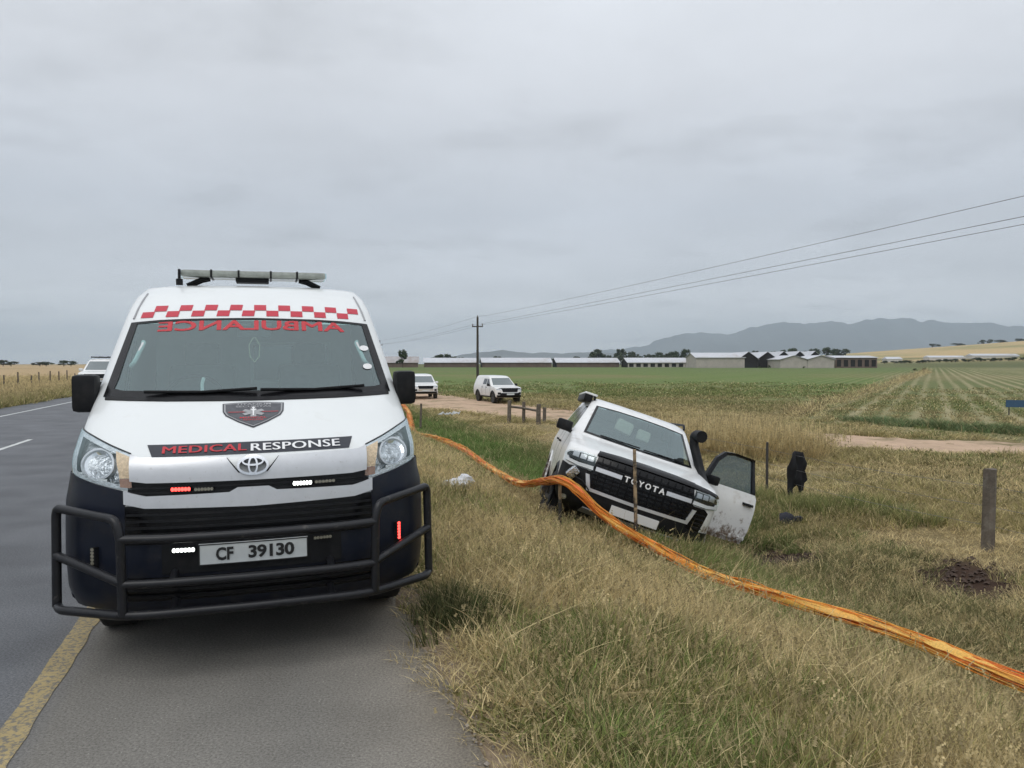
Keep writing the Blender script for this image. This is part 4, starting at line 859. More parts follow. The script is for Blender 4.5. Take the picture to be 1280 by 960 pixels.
# open passenger door, hinged at its front edge
dr = bpy.data.objects.new('door', None)
th = R(60); hx, hy = .995, 1.47
def dmap(u, v, o):
    k = LB.W(max(.45, min(1.72, v))) - .985          # tumblehome of the door skin
    nx, ny = -math.cos(th), math.sin(th)             # inward side of the opened door
    return Vector((hx + 1.06 * u * math.sin(th) - (o + k) * nx, hy + 1.06 * u * math.cos(th) - (o + k) * ny, v))
def dpatch(name, poly, m, par, o1, o0, du=.1, dv=.05): return patch(name, poly, dmap, m, par, o1, o0, du, dv)
door = dpatch('door', [(.03, .56), (1.00, .54), (1.05, .72), (1.05, 1.22), (1.02, 1.275), (.02, 1.275), (0, 1.2), (0, .62)], M_lcw, lc, .0, -.06)
tag(door, 'open front passenger door, white below and dark glass above')
dpatch('door_card', [(.05, .60), (.98, .60), (1.0, .75), (1.0, 1.25), (.05, 1.25)], M_dash, door, -.075, -.061)
dpatch('window_frame', [[(.02, 1.275), (.26, 1.62), (.42, 1.735), (.46, 1.70), (.30, 1.58), (.10, 1.275)], [(.42, 1.735), (.60, 1.765), (.99, 1.765), (.99, 1.73), (.60, 1.73), (.46, 1.70)], [(.99, 1.765), (1.02, 1.275), (.95, 1.275), (.945, 1.73), (.99, 1.73)]], M_gloss, door, .004, -.04)
dpatch('window_pane', [(.06, 1.27), (.28, 1.585), (.44, 1.71), (.60, 1.735), (.97, 1.735), (.985, 1.27)], glass('door_glass', (.17, .20, .20), .10, .02, .03), door, -.01, -.016)
dpatch('door_handle', [(.80, 1.10), (.98, 1.10), (.98, 1.135), (.80, 1.135)], M_black, door, .035, .0)
dpatch('rub_strip', [(.03, .60), (1.02, .60), (1.03, .64), (.03, .64)], M_lcw, door, .014, .0)
c0 = dmap(.12, 1.30, .10); dm = box('wing_mirror', tuple(c0), (.16, .10, .13), M_black, door, rot=(0, 0, -th), bev=.03)

# ================================================================ parked pickups
PKR = [(.25, .40, .80, .03, .35, 4.9, .1), (.05, .48, .88, .04, .40, 5.0, .1), (0, .60, .90, .05, .42, 5.02, .1), (.02, .85, .92, .05, .40, 5.02, .1), (.06, 1.02, .915, .06, .38, 5.0, .1), (.16, 1.07, .90, .07, .36, 5.0, .1), (1.05, 1.17, .885, .10, .32, 4.98, .1), (1.12, 1.19, .88, .10, .28, 4.98, .1), (1.50, 1.44, .80, .10, .22, 4.92, .1), (1.80, 1.66, .72, .10, .2, 4.86, .12), (1.98, 1.74, .69, .08, .2, 4.82, .15), (2.3, 1.80, .64, .06, .2, 4.78, .2), (2.9, 1.83, .5, .05, .2, 4.7, .2)]
PB = Body(PKR, M=60)
def pickup(label, loc, yaw, black_nose, arches, rack=False):
    t = thing('pickup_truck', label, 'pickup', loc, (0, 0, yaw), 'parked white pickups'); F_ = PB.front
    def dp(c, reg): return reg == 's' and any(c[2] < .95 and (c[1] - yc) ** 2 + (c[2] - .38) ** 2 < .46 ** 2 for yc in (.95, 4.05))
    PB.mesh('body', M_white_dirty, t, dp, K1=18, K2=70, K3=5)
    patch('windscreen', [(-.74, 1.21), (-.63, 1.67), (.63, 1.67), (.74, 1.21)], F_, mat('pickup_screen', (.10, .125, .13), .05, coat=.6, spec=.8), t, .006, -.004, .08, .08)
    g = patch('grille', [(-.50, .78), (-.58, 1.00), (.58, 1.00), (.50, .78)], F_, M_gloss, t, .012, -.01, .08, .08)
    for z in (.84, .90, .96): patch('grille_slat', [(-.5, z), (.5, z), (.5, z + .015), (-.5, z + .015)], F_, M_black, g, .024, .0, .1, None)
    patch('lower_bumper', [(-.80, .43), (-.85, .58), (.85, .58), (.80, .43)], F_, M_black, t, .012, -.01, .08, .08)
    if black_nose:
        patch('bonnet_guard', [(-.84, .98), (-.62, 1.04), (.62, 1.04), (.84, .98), (.60, .96), (-.60, .96)], F_, M_gloss, t, .016, -.004, .06, None)
        patch('bull_bar', [(-.70, .56), (-.60, .72), (.60, .72), (.70, .56)], F_, M_black, t, .05, .0, .08, .08)
    else:
        patch('bumper_bar', [(-.55, .66), (-.55, .75), (.55, .75), (.55, .66)], F_, mat('tan_bar', (.40, .35, .28), .5), t, .03, .0, .08, None)
    patch('number_plate', [(-.26, .60), (-.26, .69), (.26, .69), (.26, .60)], F_, M_plate, t, .058, .02, .1, None)
    for sg in (-1, 1):
        f = (lambda p: p) if sg > 0 else mir
        patch('headlight', f([(.56, .90), (.60, 1.01), (.86, .98), (.87, .91)]), F_, M_refl, t, .010, -.01, .05, .05)
        patch('fog_pocket', f([(.62, .62), (.62, .76), (.80, .76), (.80, .62)]), F_, M_black, t, .010, -.01, .05, .05)
        S = PB.side(sg)
        patch('side_window', [(1.60, 1.24), (2.28, 1.24), (2.28, 1.62), (2.04, 1.62), (1.70, 1.34)], S, M_dglass, t, .004, -.004, .2, .06)
        patch('side_window', [(2.36, 1.24), (3.05, 1.24), (3.05, 1.62), (2.36, 1.62)], S, M_dglass, t, .004, -.004, .2, .06)
        if rack: patch('canopy_window', [(3.35, 1.26), (4.60, 1.26), (4.50, 1.60), (3.35, 1.60)], S, M_dglass, t, .004, -.004, .3, .06)
        for y in (1.42, 2.32, 3.12): patch('door_seam', [(y, .58), (y + .02, .58), (y + .02, 1.2), (y, 1.2)], S, M_black, t, .002, -.003, None, .1)
        for y in (2.18, 3.0): box('door_handle', (sg * .93, y, 1.05), (.03, .18, .04), M_black, t)
        patch('side_step', [(1.55, .40), (3.4, .40), (3.4, .47), (1.55, .47)], S, M_black, t, .05, -.01, .5, None)
        for yc in (.95, 4.05):
            arch(t, sg, .905, yc, .38, .43, .09, M_black if arches else M_white_dirty, z_min=.42, out=.03); wheel(t, (sg * .79, yc, .38), .38, .25, M_rimb if arches else M_rim, 6)
        mirror_part(t, (sg * .99, 1.55, 1.22), (.20, .12, .16), sg, M_black if arches else M_white_dirty, 0, (sg * .86, 1.6, 1.18))
    if rack:
        rk = tubes('roof_rack', [[(-.62, y, 1.86), (-.62, y, 1.90), (.62, y, 1.90), (.62, y, 1.86)] for y in (2.3, 3.3, 4.3)] + [[(x, 2.2, 1.93), (x, 4.5, 1.93)] for x in (-.6, -.2, .2, .6)], .022, M_black, t, 6)
    return t
pickup('white double-cab pickup with black wheel arches and canopy on the dirt track', (-.1, 49.6, gz1(-.1, 49.6) + .04), R(21), True, True)
pickup('white pickup with plain arches and tan front bar on the dirt track beside the road', (-6.25, 55.2, gz1(-6.25, 55.2) + .04), R(13), False, False)
_x, _y = xy(-8.15, 45.0)
pickup('white canopy pickup with roof rack parked on the far road shoulder', (_x, _y, .12), R(18.45), False, False, rack=True)

# ================================================================ fences, posts, small things on the verge
M_wood = mat('weathered_timber', (.115, .095, .075), .9, var=.4, vscale=7, bump=.6, bscale=30, dirt=(.20, .18, .15), dscale=6, dlo=.5, dhi=.7)
M_steel = mat('dark_steel_post', (.050, .045, .040), .7, var=.3, vscale=20)
M_wire = mat('galvanised_wire', (.22, .215, .21), .5, metal=.6)
def post_mesh(name, x, y, h, r, m, lean=(0, 0), sides=9, par=None, zb=None, top=.96):
    zb = gz1(x, y) - .25 if zb is None else zb; hh = h + .25; V, Fc = [], []; n = 7
    for i in range(n):
        t = i / (n - 1)
        for k in range(sides):
            a = 2 * math.pi * k / sides; rr = r * (1 - (1 - top) * t) * (1 + .09 * math.sin(a * 3 + x) + .05 * (vnoise(k * 1.7 + x, t * 3 + y, .8) - .5))
            V.append((x + lean[0] * t + rr * math.cos(a), y + lean[1] * t + rr * math.sin(a), zb + hh * t + (.006 * math.sin(a * 2 + x) if i == n - 1 else 0)))
    for i in range(n - 1):
        for k in range(sides): a = i * sides + k; b_ = i * sides + (k + 1) % sides; Fc.append((a, b_, b_ + sides, a + sides))
    Fc.append(tuple((n - 1) * sides + k for k in range(sides))); Fc.append(tuple(range(sides))[::-1])
    return me_obj(name, V, Fc, m, par, True, 45)
FL = 9.68
def fp(lon): return xy(FL, lon)
fx, fy = 6.67, 10.59
tag(post_mesh('fence_post', fx, fy, 1.16, .088, M_wood, (.02, 0)), 'thick round timber fence post standing alone in the mown stubble', 'fence post', 'fence posts along the field')
px_, py_ = 5.12, 15.2
tag(post_mesh('fence_post', px_, py_, 1.02, .028, M_steel, (0, 0), 6), 'thin dark fence post just behind the open car door', 'fence post', 'fence posts along the field')
# strainer frame
sx, sy = -.05, 31.8
fr_ = thing('strainer_fence', 'low timber fence frame of four posts and a rail beside the dirt track', 'fence', (0, 0, 0))
sp_ = [(-.13, 33.0, .98, .085), (.50, 33.2, .92, .075), (1.12, 32.6, .85, .10), (1.42, 33.6, .70, .08)]
for x, y, h, r in sp_: post_mesh('post', x, y, h, r, M_wood, (.02, 0), 9, fr_)
tubes('rail', [[(-.13, 33.0, gz1(-.13, 33) + .72), (.5, 33.1, gz1(.5, 33) + .66), (1.15, 32.7, gz1(1.1, 32.6) + .55)]], .05, M_wood, fr_, 8)
tag(post_mesh('marker_post', -3.76, 31.0, 1.18, .045, M_wood, (.05, 0), 8), 'weathered marker post in the grass next to the ambulance headlight', 'post')
# strands of the farm fence (wires run past the strainer to the thick post)
wl = []
for i, hh in enumerate((.35, .62, .90)):
    pts = []
    A_ = [(1.12, 32.6), (px_, py_), (fx, fy), xy(FL, -6)]
    for j in range(3):
        a, c = np.array(A_[j]), np.array(A_[j + 1])
        for t in np.linspace(0, 1, 7)[:-1]:
            q = a + (c - a) * t; za_ = float(gz(a[0], a[1], False)) + hh; zc_ = float(gz(c[0], c[1], False)) + hh; pts.append((q[0], q[1], za_ + (zc_ - za_) * t - .05 * math.sin(math.pi * t)))
    o = tubes('fence_wire', [pts], .0030, M_wire, None, 5)
    tag(o, ('lowest', 'middle', 'top')[i] + ' wire strand of the farm fence between the timber posts', 'wire', 'farm fence wires')
# black jacket hung over the top wire
M_cloth = mat('black_cloth', (.010, .010, .012), .95, var=.3, vscale=20, bump=.5, bscale=25)
jx, jy = 5.46, 14.55; jz = gz1(jx, jy)
def cloth_blob(name, outline, thick, m, par=None, seed=1, fold=.03):
    """closed soft garment: outline in (u, v), puffed to both sides with folds"""
    bm = bmesh.new(); f = bm.faces.new([bm.verts.new((u, v, 0)) for u, v in outline]); cut_bm(bm, .05, .05)
    bound = {v for e in bm.edges if len(e.link_faces) == 1 for v in e.verts}; V, Fc, fi, bi = [], [], {}, {}
    for v in bm.verts:
        d = min((v.co - b_.co).length for b_ in bound); th_ = thick * min(1, d / .07) ** .6 + .004
        wv_ = fold * (math.sin(v.co.x * 38 + seed) * .6 + math.sin(v.co.x * 21 + v.co.y * 9 + seed * 2) * .6)
        fi[v] = len(V); V.append((v.co.x, -th_ + wv_, v.co.y)); bi[v] = len(V); V.append((v.co.x, th_ + wv_, v.co.y))
    for fc in bm.faces: Fc.append(tuple(fi[v] for v in fc.verts)); Fc.append(tuple(bi[v] for v in fc.verts)[::-1])
    for e in bm.edges:
        if len(e.link_faces) == 1: a, c = e.verts; Fc.append((fi[a], fi[c], bi[c], bi[a]))
    bm.free(); return me_obj(name, V, Fc, m, par, True, 70)
jk = cloth_blob('black_jacket', [(-.13, .40), (-.05, .43), (.07, .42), (.14, .35), (.19, .20), (.17, .05), (.22, -.09), (.25, -.13), (.20, -.20), (.20, -.24), (.19, -.34), (.12, -.39), (.045, -.35), (.03, -.26), (.0, -.23), (-.025, -.30), (-.03, -.44), (-.09, -.50), (-.17, -.46), (-.185, -.30), (-.17, -.15), (-.18, -.05), (-.20, .12), (-.17, .30)], .05, M_cloth, None, 3, .05)
jk.location = (jx - .03, jy - .10, jz + .54); jk.rotation_euler = (R(6), 0, R(20)); tag(jk, 'black jacket hanging on the fence wire behind the crashed car', 'jacket')
sh = cloth_blob('dark_garment', [(-.22, .02), (-.16, .15), (-.06, .17), (.06, .09), (.20, .10), (.24, .05), (.20, .0), (.06, -.01), (-.10, -.06)], .07, mat('navy_cloth', (.020, .021, .030), .9, var=.3, vscale=25), None, 5)
sh.location = (4.58, 12.4, gz1(4.58, 12.4) + .14); sh.rotation_euler = (R(-35), 0, R(10)); tag(sh, 'dark garment lying crumpled on the grass below the hanging jacket', 'clothing')
# white plastic bag
M_bag = mat('white_plastic', (.66, .67, .70), .35, var=.08, vscale=14, bump=.8, bscale=18)
bm = bmesh.new(); bmesh.ops.create_icosphere(bm, subdivisions=4, radius=1.0)
for v in bm.verts:
    n_ = v.co.normalized(); k = 1 + .20 * math.sin(n_.x * 5 + n_.z * 4) * math.sin(n_.y * 6 + 1) + .10 * math.sin(n_.x * 13 + n_.y * 11 + n_.z * 9) + .05 * math.sin(n_.x * 29 - n_.z * 23)
    v.co = Vector((n_.x * .20 * k - (.12 if n_.x < -.6 else 0) * (-n_.x - .6) * 2, n_.y * .13 * k, n_.z * .10 * k * (1.25 if n_.x > .3 else .75)))
pb_ = bm_obj('plastic_bag', bm, M_bag, None, True, 80); pb_.location = (-.76, 10.8, gz1(-.76, 10.8) + .24); pb_.rotation_euler = (R(10), R(-8), R(15)); tag(pb_, 'crumpled white plastic bag lying on the verge grass', 'bag')
lt = cloth_blob('discarded_sheet', [(-.55, 0), (-.3, .18), (0, .10), (.3, .22), (.6, .18), (.5, .05), (.1, -.02), (-.2, .0)], .03, mat('pale_sheet', (.42, .43, .42), .7, var=.3, vscale=5), None, 8, .05)
lt.location = (-3.0, 36.0, gz1(-3, 36) + .25); lt.rotation_euler = (R(-60), 0, R(12)); tag(lt, 'pale discarded sheet lying in the grass near the dirt track', 'litter')
# stake in front of the wreck
stx, sty = 1.405, 8.50
M_stake = mat('stake_wood', (.34, .25, .15), .85, var=.3, vscale=9, dirt=(.03, .028, .025), dscale=3.2, dlo=.47, dhi=.55)
tag(post_mesh('wooden_stake', stx, sty, .69 - gz1(stx, sty), .022, M_stake, (-.03, .02), 7, None, None, .8), 'slim upright stake in front of the crashed car grille', 'stake', 'net stakes')
tag(post_mesh('wooden_stake', .555, 8.78, .30 - gz1(.555, 8.78), .020, M_stake, (0, 0), 7), 'short stake holding up the orange net by the front wheel', 'stake', 'net stakes')
# blue sign board at the right
sg_ = thing('blue_sign', 'small blue sign board on two legs at the edge of the crop rows', 'sign', (25.6, 38.2, gz1(25.6, 38.2)), (0, 0, R(-20)))
box('board', (0, 0, .62), (1.3, .03, .36), mat('sign_blue', (.035, .085, .16), .5, var=.15), sg_); 
for x in (-.5, .5): box('leg', (x, .03, .3), (.05, .05, .75), M_steel, sg_)

# ---------------------------------------------------------------- orange barrier net, bunched into a rope
def unp(px, py, d):
    u = (px - 640) / FPX; v = (480 - py) / FPX; p = math.atan((480 - HOR) / FPX); cp, sp2 = math.cos(p), math.sin(p)
    D = np.array([u, cp + v * sp2, -sp2 + v * cp]); return np.array([0, 0, HCAM]) + D / D[1] * d
NET = [(-6.43, 44.0, -.62), (-4.95, 36.2, -.72), (-3.75, 29.0, -.97), (-2.5, 25.0, -.86), (-1.47, 21.5, -.79), (-.74, 17.5, -.66), (-.22, 14.0, -.45), (.12, 11.5, -.225), (.41, 9.75, .10), (.555, 8.75, .29), (.72, 8.55, .215), (.94, 8.5, .0), (1.21, 8.45, -.20), (1.53, 8.4, -.385), (1.80, 8.2, -.52), (2.13, 7.8, -.625), (2.42, 7.4, -.64), (2.69, 7.1, -.67), (3.05, 6.9, -.73), (3.24, 6.7, -.75), (3.50, 6.15, -.75), (3.66, 5.70, -.75), (3.80, 5.25, -.74), (3.9, 4.4, -.72), (3.95, 3.4, -.66), (3.9, 2.4, -.60)]
NET = [(a_, b_, c_ + float(np.interp(a_, [-6, -1, .3, .5, 1.5, 2.4, 4], [.06, .08, .06, .02, .03, .08, .07]))) for a_, b_, c_ in NET]
path = catmull(NET, 14); nP = len(path)
s_arc = np.r_[0, np.cumsum(np.linalg.norm(np.diff(path, axis=0), axis=1))]
# orange-yellow plastic lattice
nm = bpy.data.materials.new('orange_net_plastic'); nm.use_nodes = True; T = nm.node_tree; N = T.nodes; b = N['Principled BSDF']; b.inputs['Roughness'].default_value = .45
at = N.new('ShaderNodeAttribute'); at.attribute_name = 'strand'; tcn = N.new('ShaderNodeTexCoord')
n1 = N.new('ShaderNodeTexNoise'); n1.inputs['Scale'].default_value = 2.0; n1.inputs['Detail'].default_value = 10; n1.inputs['Roughness'].default_value = .7; T.links.new(tcn.outputs['Object'], n1.inputs['Vector'])
ad = N.new('ShaderNodeMath'); ad.operation = 'ADD'; nh = N.new('ShaderNodeMath'); nh.operation = 'MULTIPLY_ADD'; T.links.new(n1.outputs[0], nh.inputs[0]); nh.inputs[1].default_value = .55; nh.inputs[2].default_value = .25; T.links.new(at.outputs['Fac'], ad.inputs[0]); T.links.new(nh.outputs[0], ad.inputs[1])
rp = N.new('ShaderNodeValToRGB'); T.links.new(ad.outputs[0], rp.inputs[0]); e = rp.color_ramp
e.elements[0].position = .30; e.elements[0].color = (.86, .17, .035, 1); e.elements[1].position = 1.3 if False else 1.0; e.elements[1].color = (.92, .62, .16, 1)
q = e.elements.new(.50); q.color = (.95, .32, .035, 1); q = e.elements.new(.72); q.color = (.93, .46, .06, 1)
n2 = N.new('ShaderNodeTexNoise'); n2.inputs['Scale'].default_value = 70; n2.inputs['Detail'].default_value = 3; T.links.new(tcn.outputs['Object'], n2.inputs['Vector'])
r2 = N.new('ShaderNodeMapRange'); r2.inputs[1].default_value = .3; r2.inputs[2].default_value = .7; r2.inputs[3].default_value = .78; r2.inputs[4].default_value = 1.2; T.links.new(n2.outputs[0], r2.inputs[0])
sc_ = N.new('ShaderNodeVectorMath'); sc_.operation = 'SCALE'; T.links.new(rp.outputs[0], sc_.inputs[0]); T.links.new(r2.outputs[0], sc_.inputs['Scale']); T.links.new(sc_.outputs[0], b.inputs['Base Color'])
tr = N.new('ShaderNodeBsdfTranslucent'); tr.inputs[0].default_value = (.75, .30, .07, 1); mxs = N.new('ShaderNodeMixShader'); mxs.inputs[0].default_value = .25; T.links.new(b.outputs[0], mxs.inputs[1]); T.links.new(tr.outputs[0], mxs.inputs[2]); T.links.new(mxs.outputs[0], N['Material Output'].inputs[0])
V, Fc, ST = [], [], []
Tn = np.gradient(path, axis=0); Tn /= np.linalg.norm(Tn, axis=1)[:, None]
sidev = np.cross(Tn, [0, 0, 1.0]); sidev /= np.linalg.norm(sidev, axis=1)[:, None]; upv = np.cross(sidev, Tn)
rad = np.interp(s_arc, np.linspace(0, s_arc[-1], 26), [.11] * 8 + [.095, .07, .085, .10, .105, .10, .085, .072, .066, .062, .062, .062, .062, .066, .072, .078, .078, .078])
strip_w = 9
for k in range(15):                                        # folded bands of netting, each a crinkled strip
    ph = 2 * math.pi * k / 15 + rng.uniform(-.2, .2); tw = rng.uniform(.5, 1.1); inn = rng.uniform(.35, 1.05); base = len(V); wdt = rng.uniform(.22, .46); sv = rng.uniform(-.30, .42)
    for i in range(nP):
        a = ph + tw * s_arc[i] * .55 + .5 * math.sin(s_arc[i] * 1.7 + k)
        rr = rad[i] * (inn + .22 * math.sin(s_arc[i] * 5.3 + k * 2.1) + .12 * math.sin(s_arc[i] * 13 + k)); flat = .62
        for j in (-1, 0, 1):
            aa = a + j * wdt * 1.3; c = path[i] + sidev[i] * rr * math.cos(aa) + upv[i] * rr * flat * math.sin(aa) * (1 + .12 * j * math.sin(s_arc[i] * 31 + k)); V.append(c); ST.append(sv)
    for i in range(nP - 1):
        for j in range(2): p_ = base + i * 3 + j; Fc.append((p_, p_ + 1, p_ + 4, p_ + 3))
for k in range(20):                                        # the single strands that stand proud of the bundle
    ph = rng.uniform(0, 6.28); tw = rng.uniform(-2.4, 2.4); base = len(V); sv = rng.uniform(-.3, .5); off = rng.uniform(.95, 1.22); pth = []
    for i in range(nP):
        a = ph + tw * s_arc[i] * .6 + .7 * math.sin(s_arc[i] * 2.3 + k); rr = rad[i] * (off + .14 * math.sin(s_arc[i] * 6 + k)) ; pth.append(path[i] + sidev[i] * rr * math.cos(a) + upv[i] * rr * .66 * math.sin(a))
    tube_geo(pth, .0042, 4, False, V, Fc); ST += [sv] * (len(V) - len(ST))
net = me_obj('barrier_net', V, Fc, nm, None, True); sa_ = net.data.attributes.new('strand', 'FLOAT', 'POINT'); sa_.data.foreach_set('value', np.array(ST, np.float32))
tag(net, 'long orange and yellow barrier net bunched like a rope, trailing over the grass', 'barrier net')

# ================================================================ background: farm sheds, trees, poles, hills
M_tin = mat('tin_roof', (.52, .53, .56), .55, var=.12, vscale=.25, dirt=(.36, .33, .31), dscale=.12, dlo=.5, dhi=.7)
M_tin2 = mat('old_tin_roof', (.36, .34, .34), .7, var=.2, vscale=.3, dirt=(.25, .20, .17), dscale=.2, dlo=.5, dhi=.7)
M_wallp = mat('pale_shed_wall', (.42, .38, .34), .85, var=.15, vscale=.5)
M_wallb = mat('brown_shed_wall', (.16, .115, .095), .9, var=.3, vscale=.8)
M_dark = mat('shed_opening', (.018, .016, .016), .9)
M_house = mat('house_wall', (.60, .58, .55), .8, var=.1, vscale=.3)
def shed(label, x, y, L, Wd, hw, hr, rz, roof, wall, end, z=None, group='farm sheds', openings=0):
    """gabled shed: long axis local x, gable ends at +-L/2"""
    z = gz1(x, y) if z is None else z
    t = thing('farm_shed', label, 'shed', (x, y, z - .3), (0, 0, rz), group); hw += .3; hr += .3
    a, c = L / 2, Wd / 2
    me_obj('wall', [(-a, -c, 0), (a, -c, 0), (a, -c, hw), (-a, -c, hw)], [(0, 1, 2, 3)], wall, t); me_obj('wall', [(-a, c, 0), (a, c, 0), (a, c, hw), (-a, c, hw)], [(3, 2, 1, 0)], wall, t)
    for s in (-1, 1): me_obj('gable', [(s * a, -c, 0), (s * a, c, 0), (s * a, c, hw), (s * a, 0, hr), (s * a, -c, hw)], [(0, 1, 2, 3, 4)], end, t)
    e = .5; th_ = .12
    for s in (-1, 1):
        zt = hw - (hr - hw) * e / c
        me_obj('roof_slope', [(-a - e, s * (c + e), zt + .05), (a + e, s * (c + e), zt + .05), (a + e, 0, hr + .05), (-a - e, 0, hr + .05), (-a - e, s * (c + e), zt + .05 + th_), (a + e, s * (c + e), zt + .05 + th_), (a + e, 0, hr + .05 + th_), (-a - e, 0, hr + .05 + th_)],
               [(0, 1, 2, 3), (4, 5, 6, 7), (0, 1, 5, 4), (1, 2, 6, 5), (3, 0, 4, 7)], roof, t)
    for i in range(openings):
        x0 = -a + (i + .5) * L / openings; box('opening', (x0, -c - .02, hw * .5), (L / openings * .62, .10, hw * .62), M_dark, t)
    return t
K = 1 / FPX
def at(px, d): return (px - 640) * K * d
D1 = 350
for i, (p0, p1, lab) in enumerate(((478, 524, 'old grey shed half hidden behind the ambulance'), (527, 596, 'long low pale-roofed shed next to the old grey shed'), (600, 689, 'second long pale-roofed shed counted from the old grey shed'), (692, 775, 'third long pale-roofed shed counted from the old grey shed'), (778, 862, 'long open-sided shed next to the big barns'))):
    x0, x1 = at(p0, D1), at(p1, D1); L = (x1 - x0) - 1.2
    shed(lab, (x0 + x1) / 2, D1 + 6 * (i % 2), L, 11, 2.2, 4.2 if i else 4.8, R(7), M_tin if i else M_tin2, M_wallb if i != 4 else M_wallp, M_dark, openings=0 if i < 4 else 9)
D2 = 318
for i, (px, w_, hw, hr, l) in enumerate(((898, 22, 4.0, 5.8, 'big barn with long pale roof beside the dark open gables'), )):
    shed(l, at(px, D2) - .6, D2 + 4, 20, 18, 4.2, 6.2, R(0), M_tin, M_wallp, M_wallp)
for i, (px, d, wpx, hr) in enumerate(((938, 314, 23, 6.5), (962, 316, 23, 6.5), (982, 352, 22, 7.2), (1002, 374, 22, 7.6), (1021, 394, 22, 8.0))):
    x = at(px, d); shed(('barn bay with dark open gable joined to the long pale-roofed barn', 'barn bay with dark open gable touching the pale-walled shed', 'small dark gable peeking up behind the pale-walled sheds', 'small dark gable peeking up behind the pale-walled sheds', 'small dark gable peeking up behind the pale-walled sheds')[i], x, d + 14, 30, wpx * d * K, 3.7, hr, R(90) - math.atan2(x, d) * .25, M_tin, M_wallp, M_dark, group='open gabled barn bays')
for i, (px, l) in enumerate(((992, 'pale-walled shed with low gable in front of the barn row'), (1026, 'pale-walled shed joined to the brown-walled shed'))):
    d = 300; x = at(px, d); shed(l, x, d + 8, 16, 10.6, 3.4, 4.9, R(90), M_tin, M_wallp, M_wallp)
d = 300; shed('brown-walled shed with flat pale roof at the end of the barns', at(1072, d), d + 9, 17.0, 14, 4.0, 4.8, R(3), M_tin, M_wallb, M_wallp, openings=6)
# far farmhouses and village
for i, (px, d, w_, h_) in enumerate(((640, 900, 9, 4), (668, 950, 14, 4), (700, 1000, 16, 5), (728, 980, 12, 4), (858, 700, 9, 4), (880, 760, 12, 4), (1115, 520, 10, 3.5), (1180, 540, 26, 3.0), (1240, 545, 34, 3.0))):
    t = thing('far_house', 'far pale farm building %s' % ('among the trees beyond the sheds' if px < 750 else 'beside the big barns' if px < 900 else 'at the foot of the golden hill'), 'building', (at(px, d), d, gz1(at(px, d), d) - .5), (0, 0, R(random.uniform(-15, 15))), 'far farm buildings')
    z0 = 0
    box('wall', (0, 0, h_ * .36), (w_, 8, h_ * .72), M_house, t); V = [(-w_ / 2 - .4, -4.4, h_ * .7), (w_ / 2 + .4, -4.4, h_ * .7), (w_ / 2 + .4, 4.4, h_ * .7), (-w_ / 2 - .4, 4.4, h_ * .7), (-w_ / 2, 0, h_ * 1.15), (w_ / 2, 0, h_ * 1.15)]
    me_obj('roof', V, [(0, 1, 5, 4), (2, 3, 4, 5), (0, 4, 3), (1, 2, 5)], M_tin, t)

# trees: trunk, limbs and a crown of leaf clumps
def leafmat(name, c):
    m = bpy.data.materials.new(name); m.use_nodes = True; T = m.node_tree; N = T.nodes; b = N['Principled BSDF']; b.inputs['Roughness'].default_value = .7; b.inputs['Specular IOR Level'].default_value = .2
    at_ = N.new('ShaderNodeAttribute'); at_.attribute_name = 'bv'; r = N.new('ShaderNodeMapRange'); r.inputs[3].default_value = .55; r.inputs[4].default_value = 1.5; T.links.new(at_.outputs['Fac'], r.inputs[0])
    s = N.new('ShaderNodeVectorMath'); s.operation = 'SCALE'; s.inputs[0].default_value = c; T.links.new(r.outputs[0], s.inputs['Scale']); T.links.new(s.outputs[0], b.inputs['Base Color']); return m
M_leaf = leafmat('tree_leaves', (.040, .058, .024)); M_leaf2 = leafmat('tree_leaves_grey', (.055, .070, .040)); M_bark = mat('bark', (.09, .07, .055), .95, var=.3)
def tree_meshes(seed, tall, nleaf=900):
    r_ = np.random.default_rng(seed); V, Fc, BV = [], [], []
    ncl = 16; cl = []
    for i in range(ncl):
        a = r_.uniform(0, 6.28); h = r_.uniform(.28, 1.0); rad_ = (.42 if not tall else .24) * math.sin(min(1, (1.08 - h) * 1.5 + .15) * 1.57) * r_.uniform(.35, 1.1)
        cl.append((rad_ * math.cos(a), rad_ * math.sin(a), h * .82 + .1, r_.uniform(.10, .19) * (1 if not tall else .75), r_.uniform(0, 1)))
    for i in range(nleaf):
        cx, cy, cz, cr_, sh_ = cl[r_.integers(ncl)]; d_ = r_.normal(size=3); d_ /= np.linalg.norm(d_); q = cr_ * r_.uniform(.3, 1.1); c = np.array([cx, cy, cz]) + d_ * q * np.array([1, 1, .8])
        u = r_.normal(size=3); u /= np.linalg.norm(u); v = np.cross(u, d_); v /= np.linalg.norm(v) + 1e-6; s = r_.uniform(.028, .058)
        b0 = len(V); V += [c + u * s, c + v * s * .7, c - u * s, c - v * s * .7]; Fc.append((b0, b0 + 1, b0 + 2, b0 + 3)); BV += [min(1, max(0, .6 * sh_ + .4 * r_.uniform()))] * 4
    tv, tf = tube_geo([(0, 0, -.05), (.01, 0, .25), (.02, .01, .7)], [.03, .024, .008], 7)
    for cx, cy, cz, cr_, _ in cl[:7]: tube_geo([(.01, 0, .2 + .1 * cz), (cx * .5, cy * .5, cz * .7), (cx, cy, cz)], [.016, .011, .004], 5, True, tv, tf)
    return (V, Fc, BV), (tv, tf)
TM = []
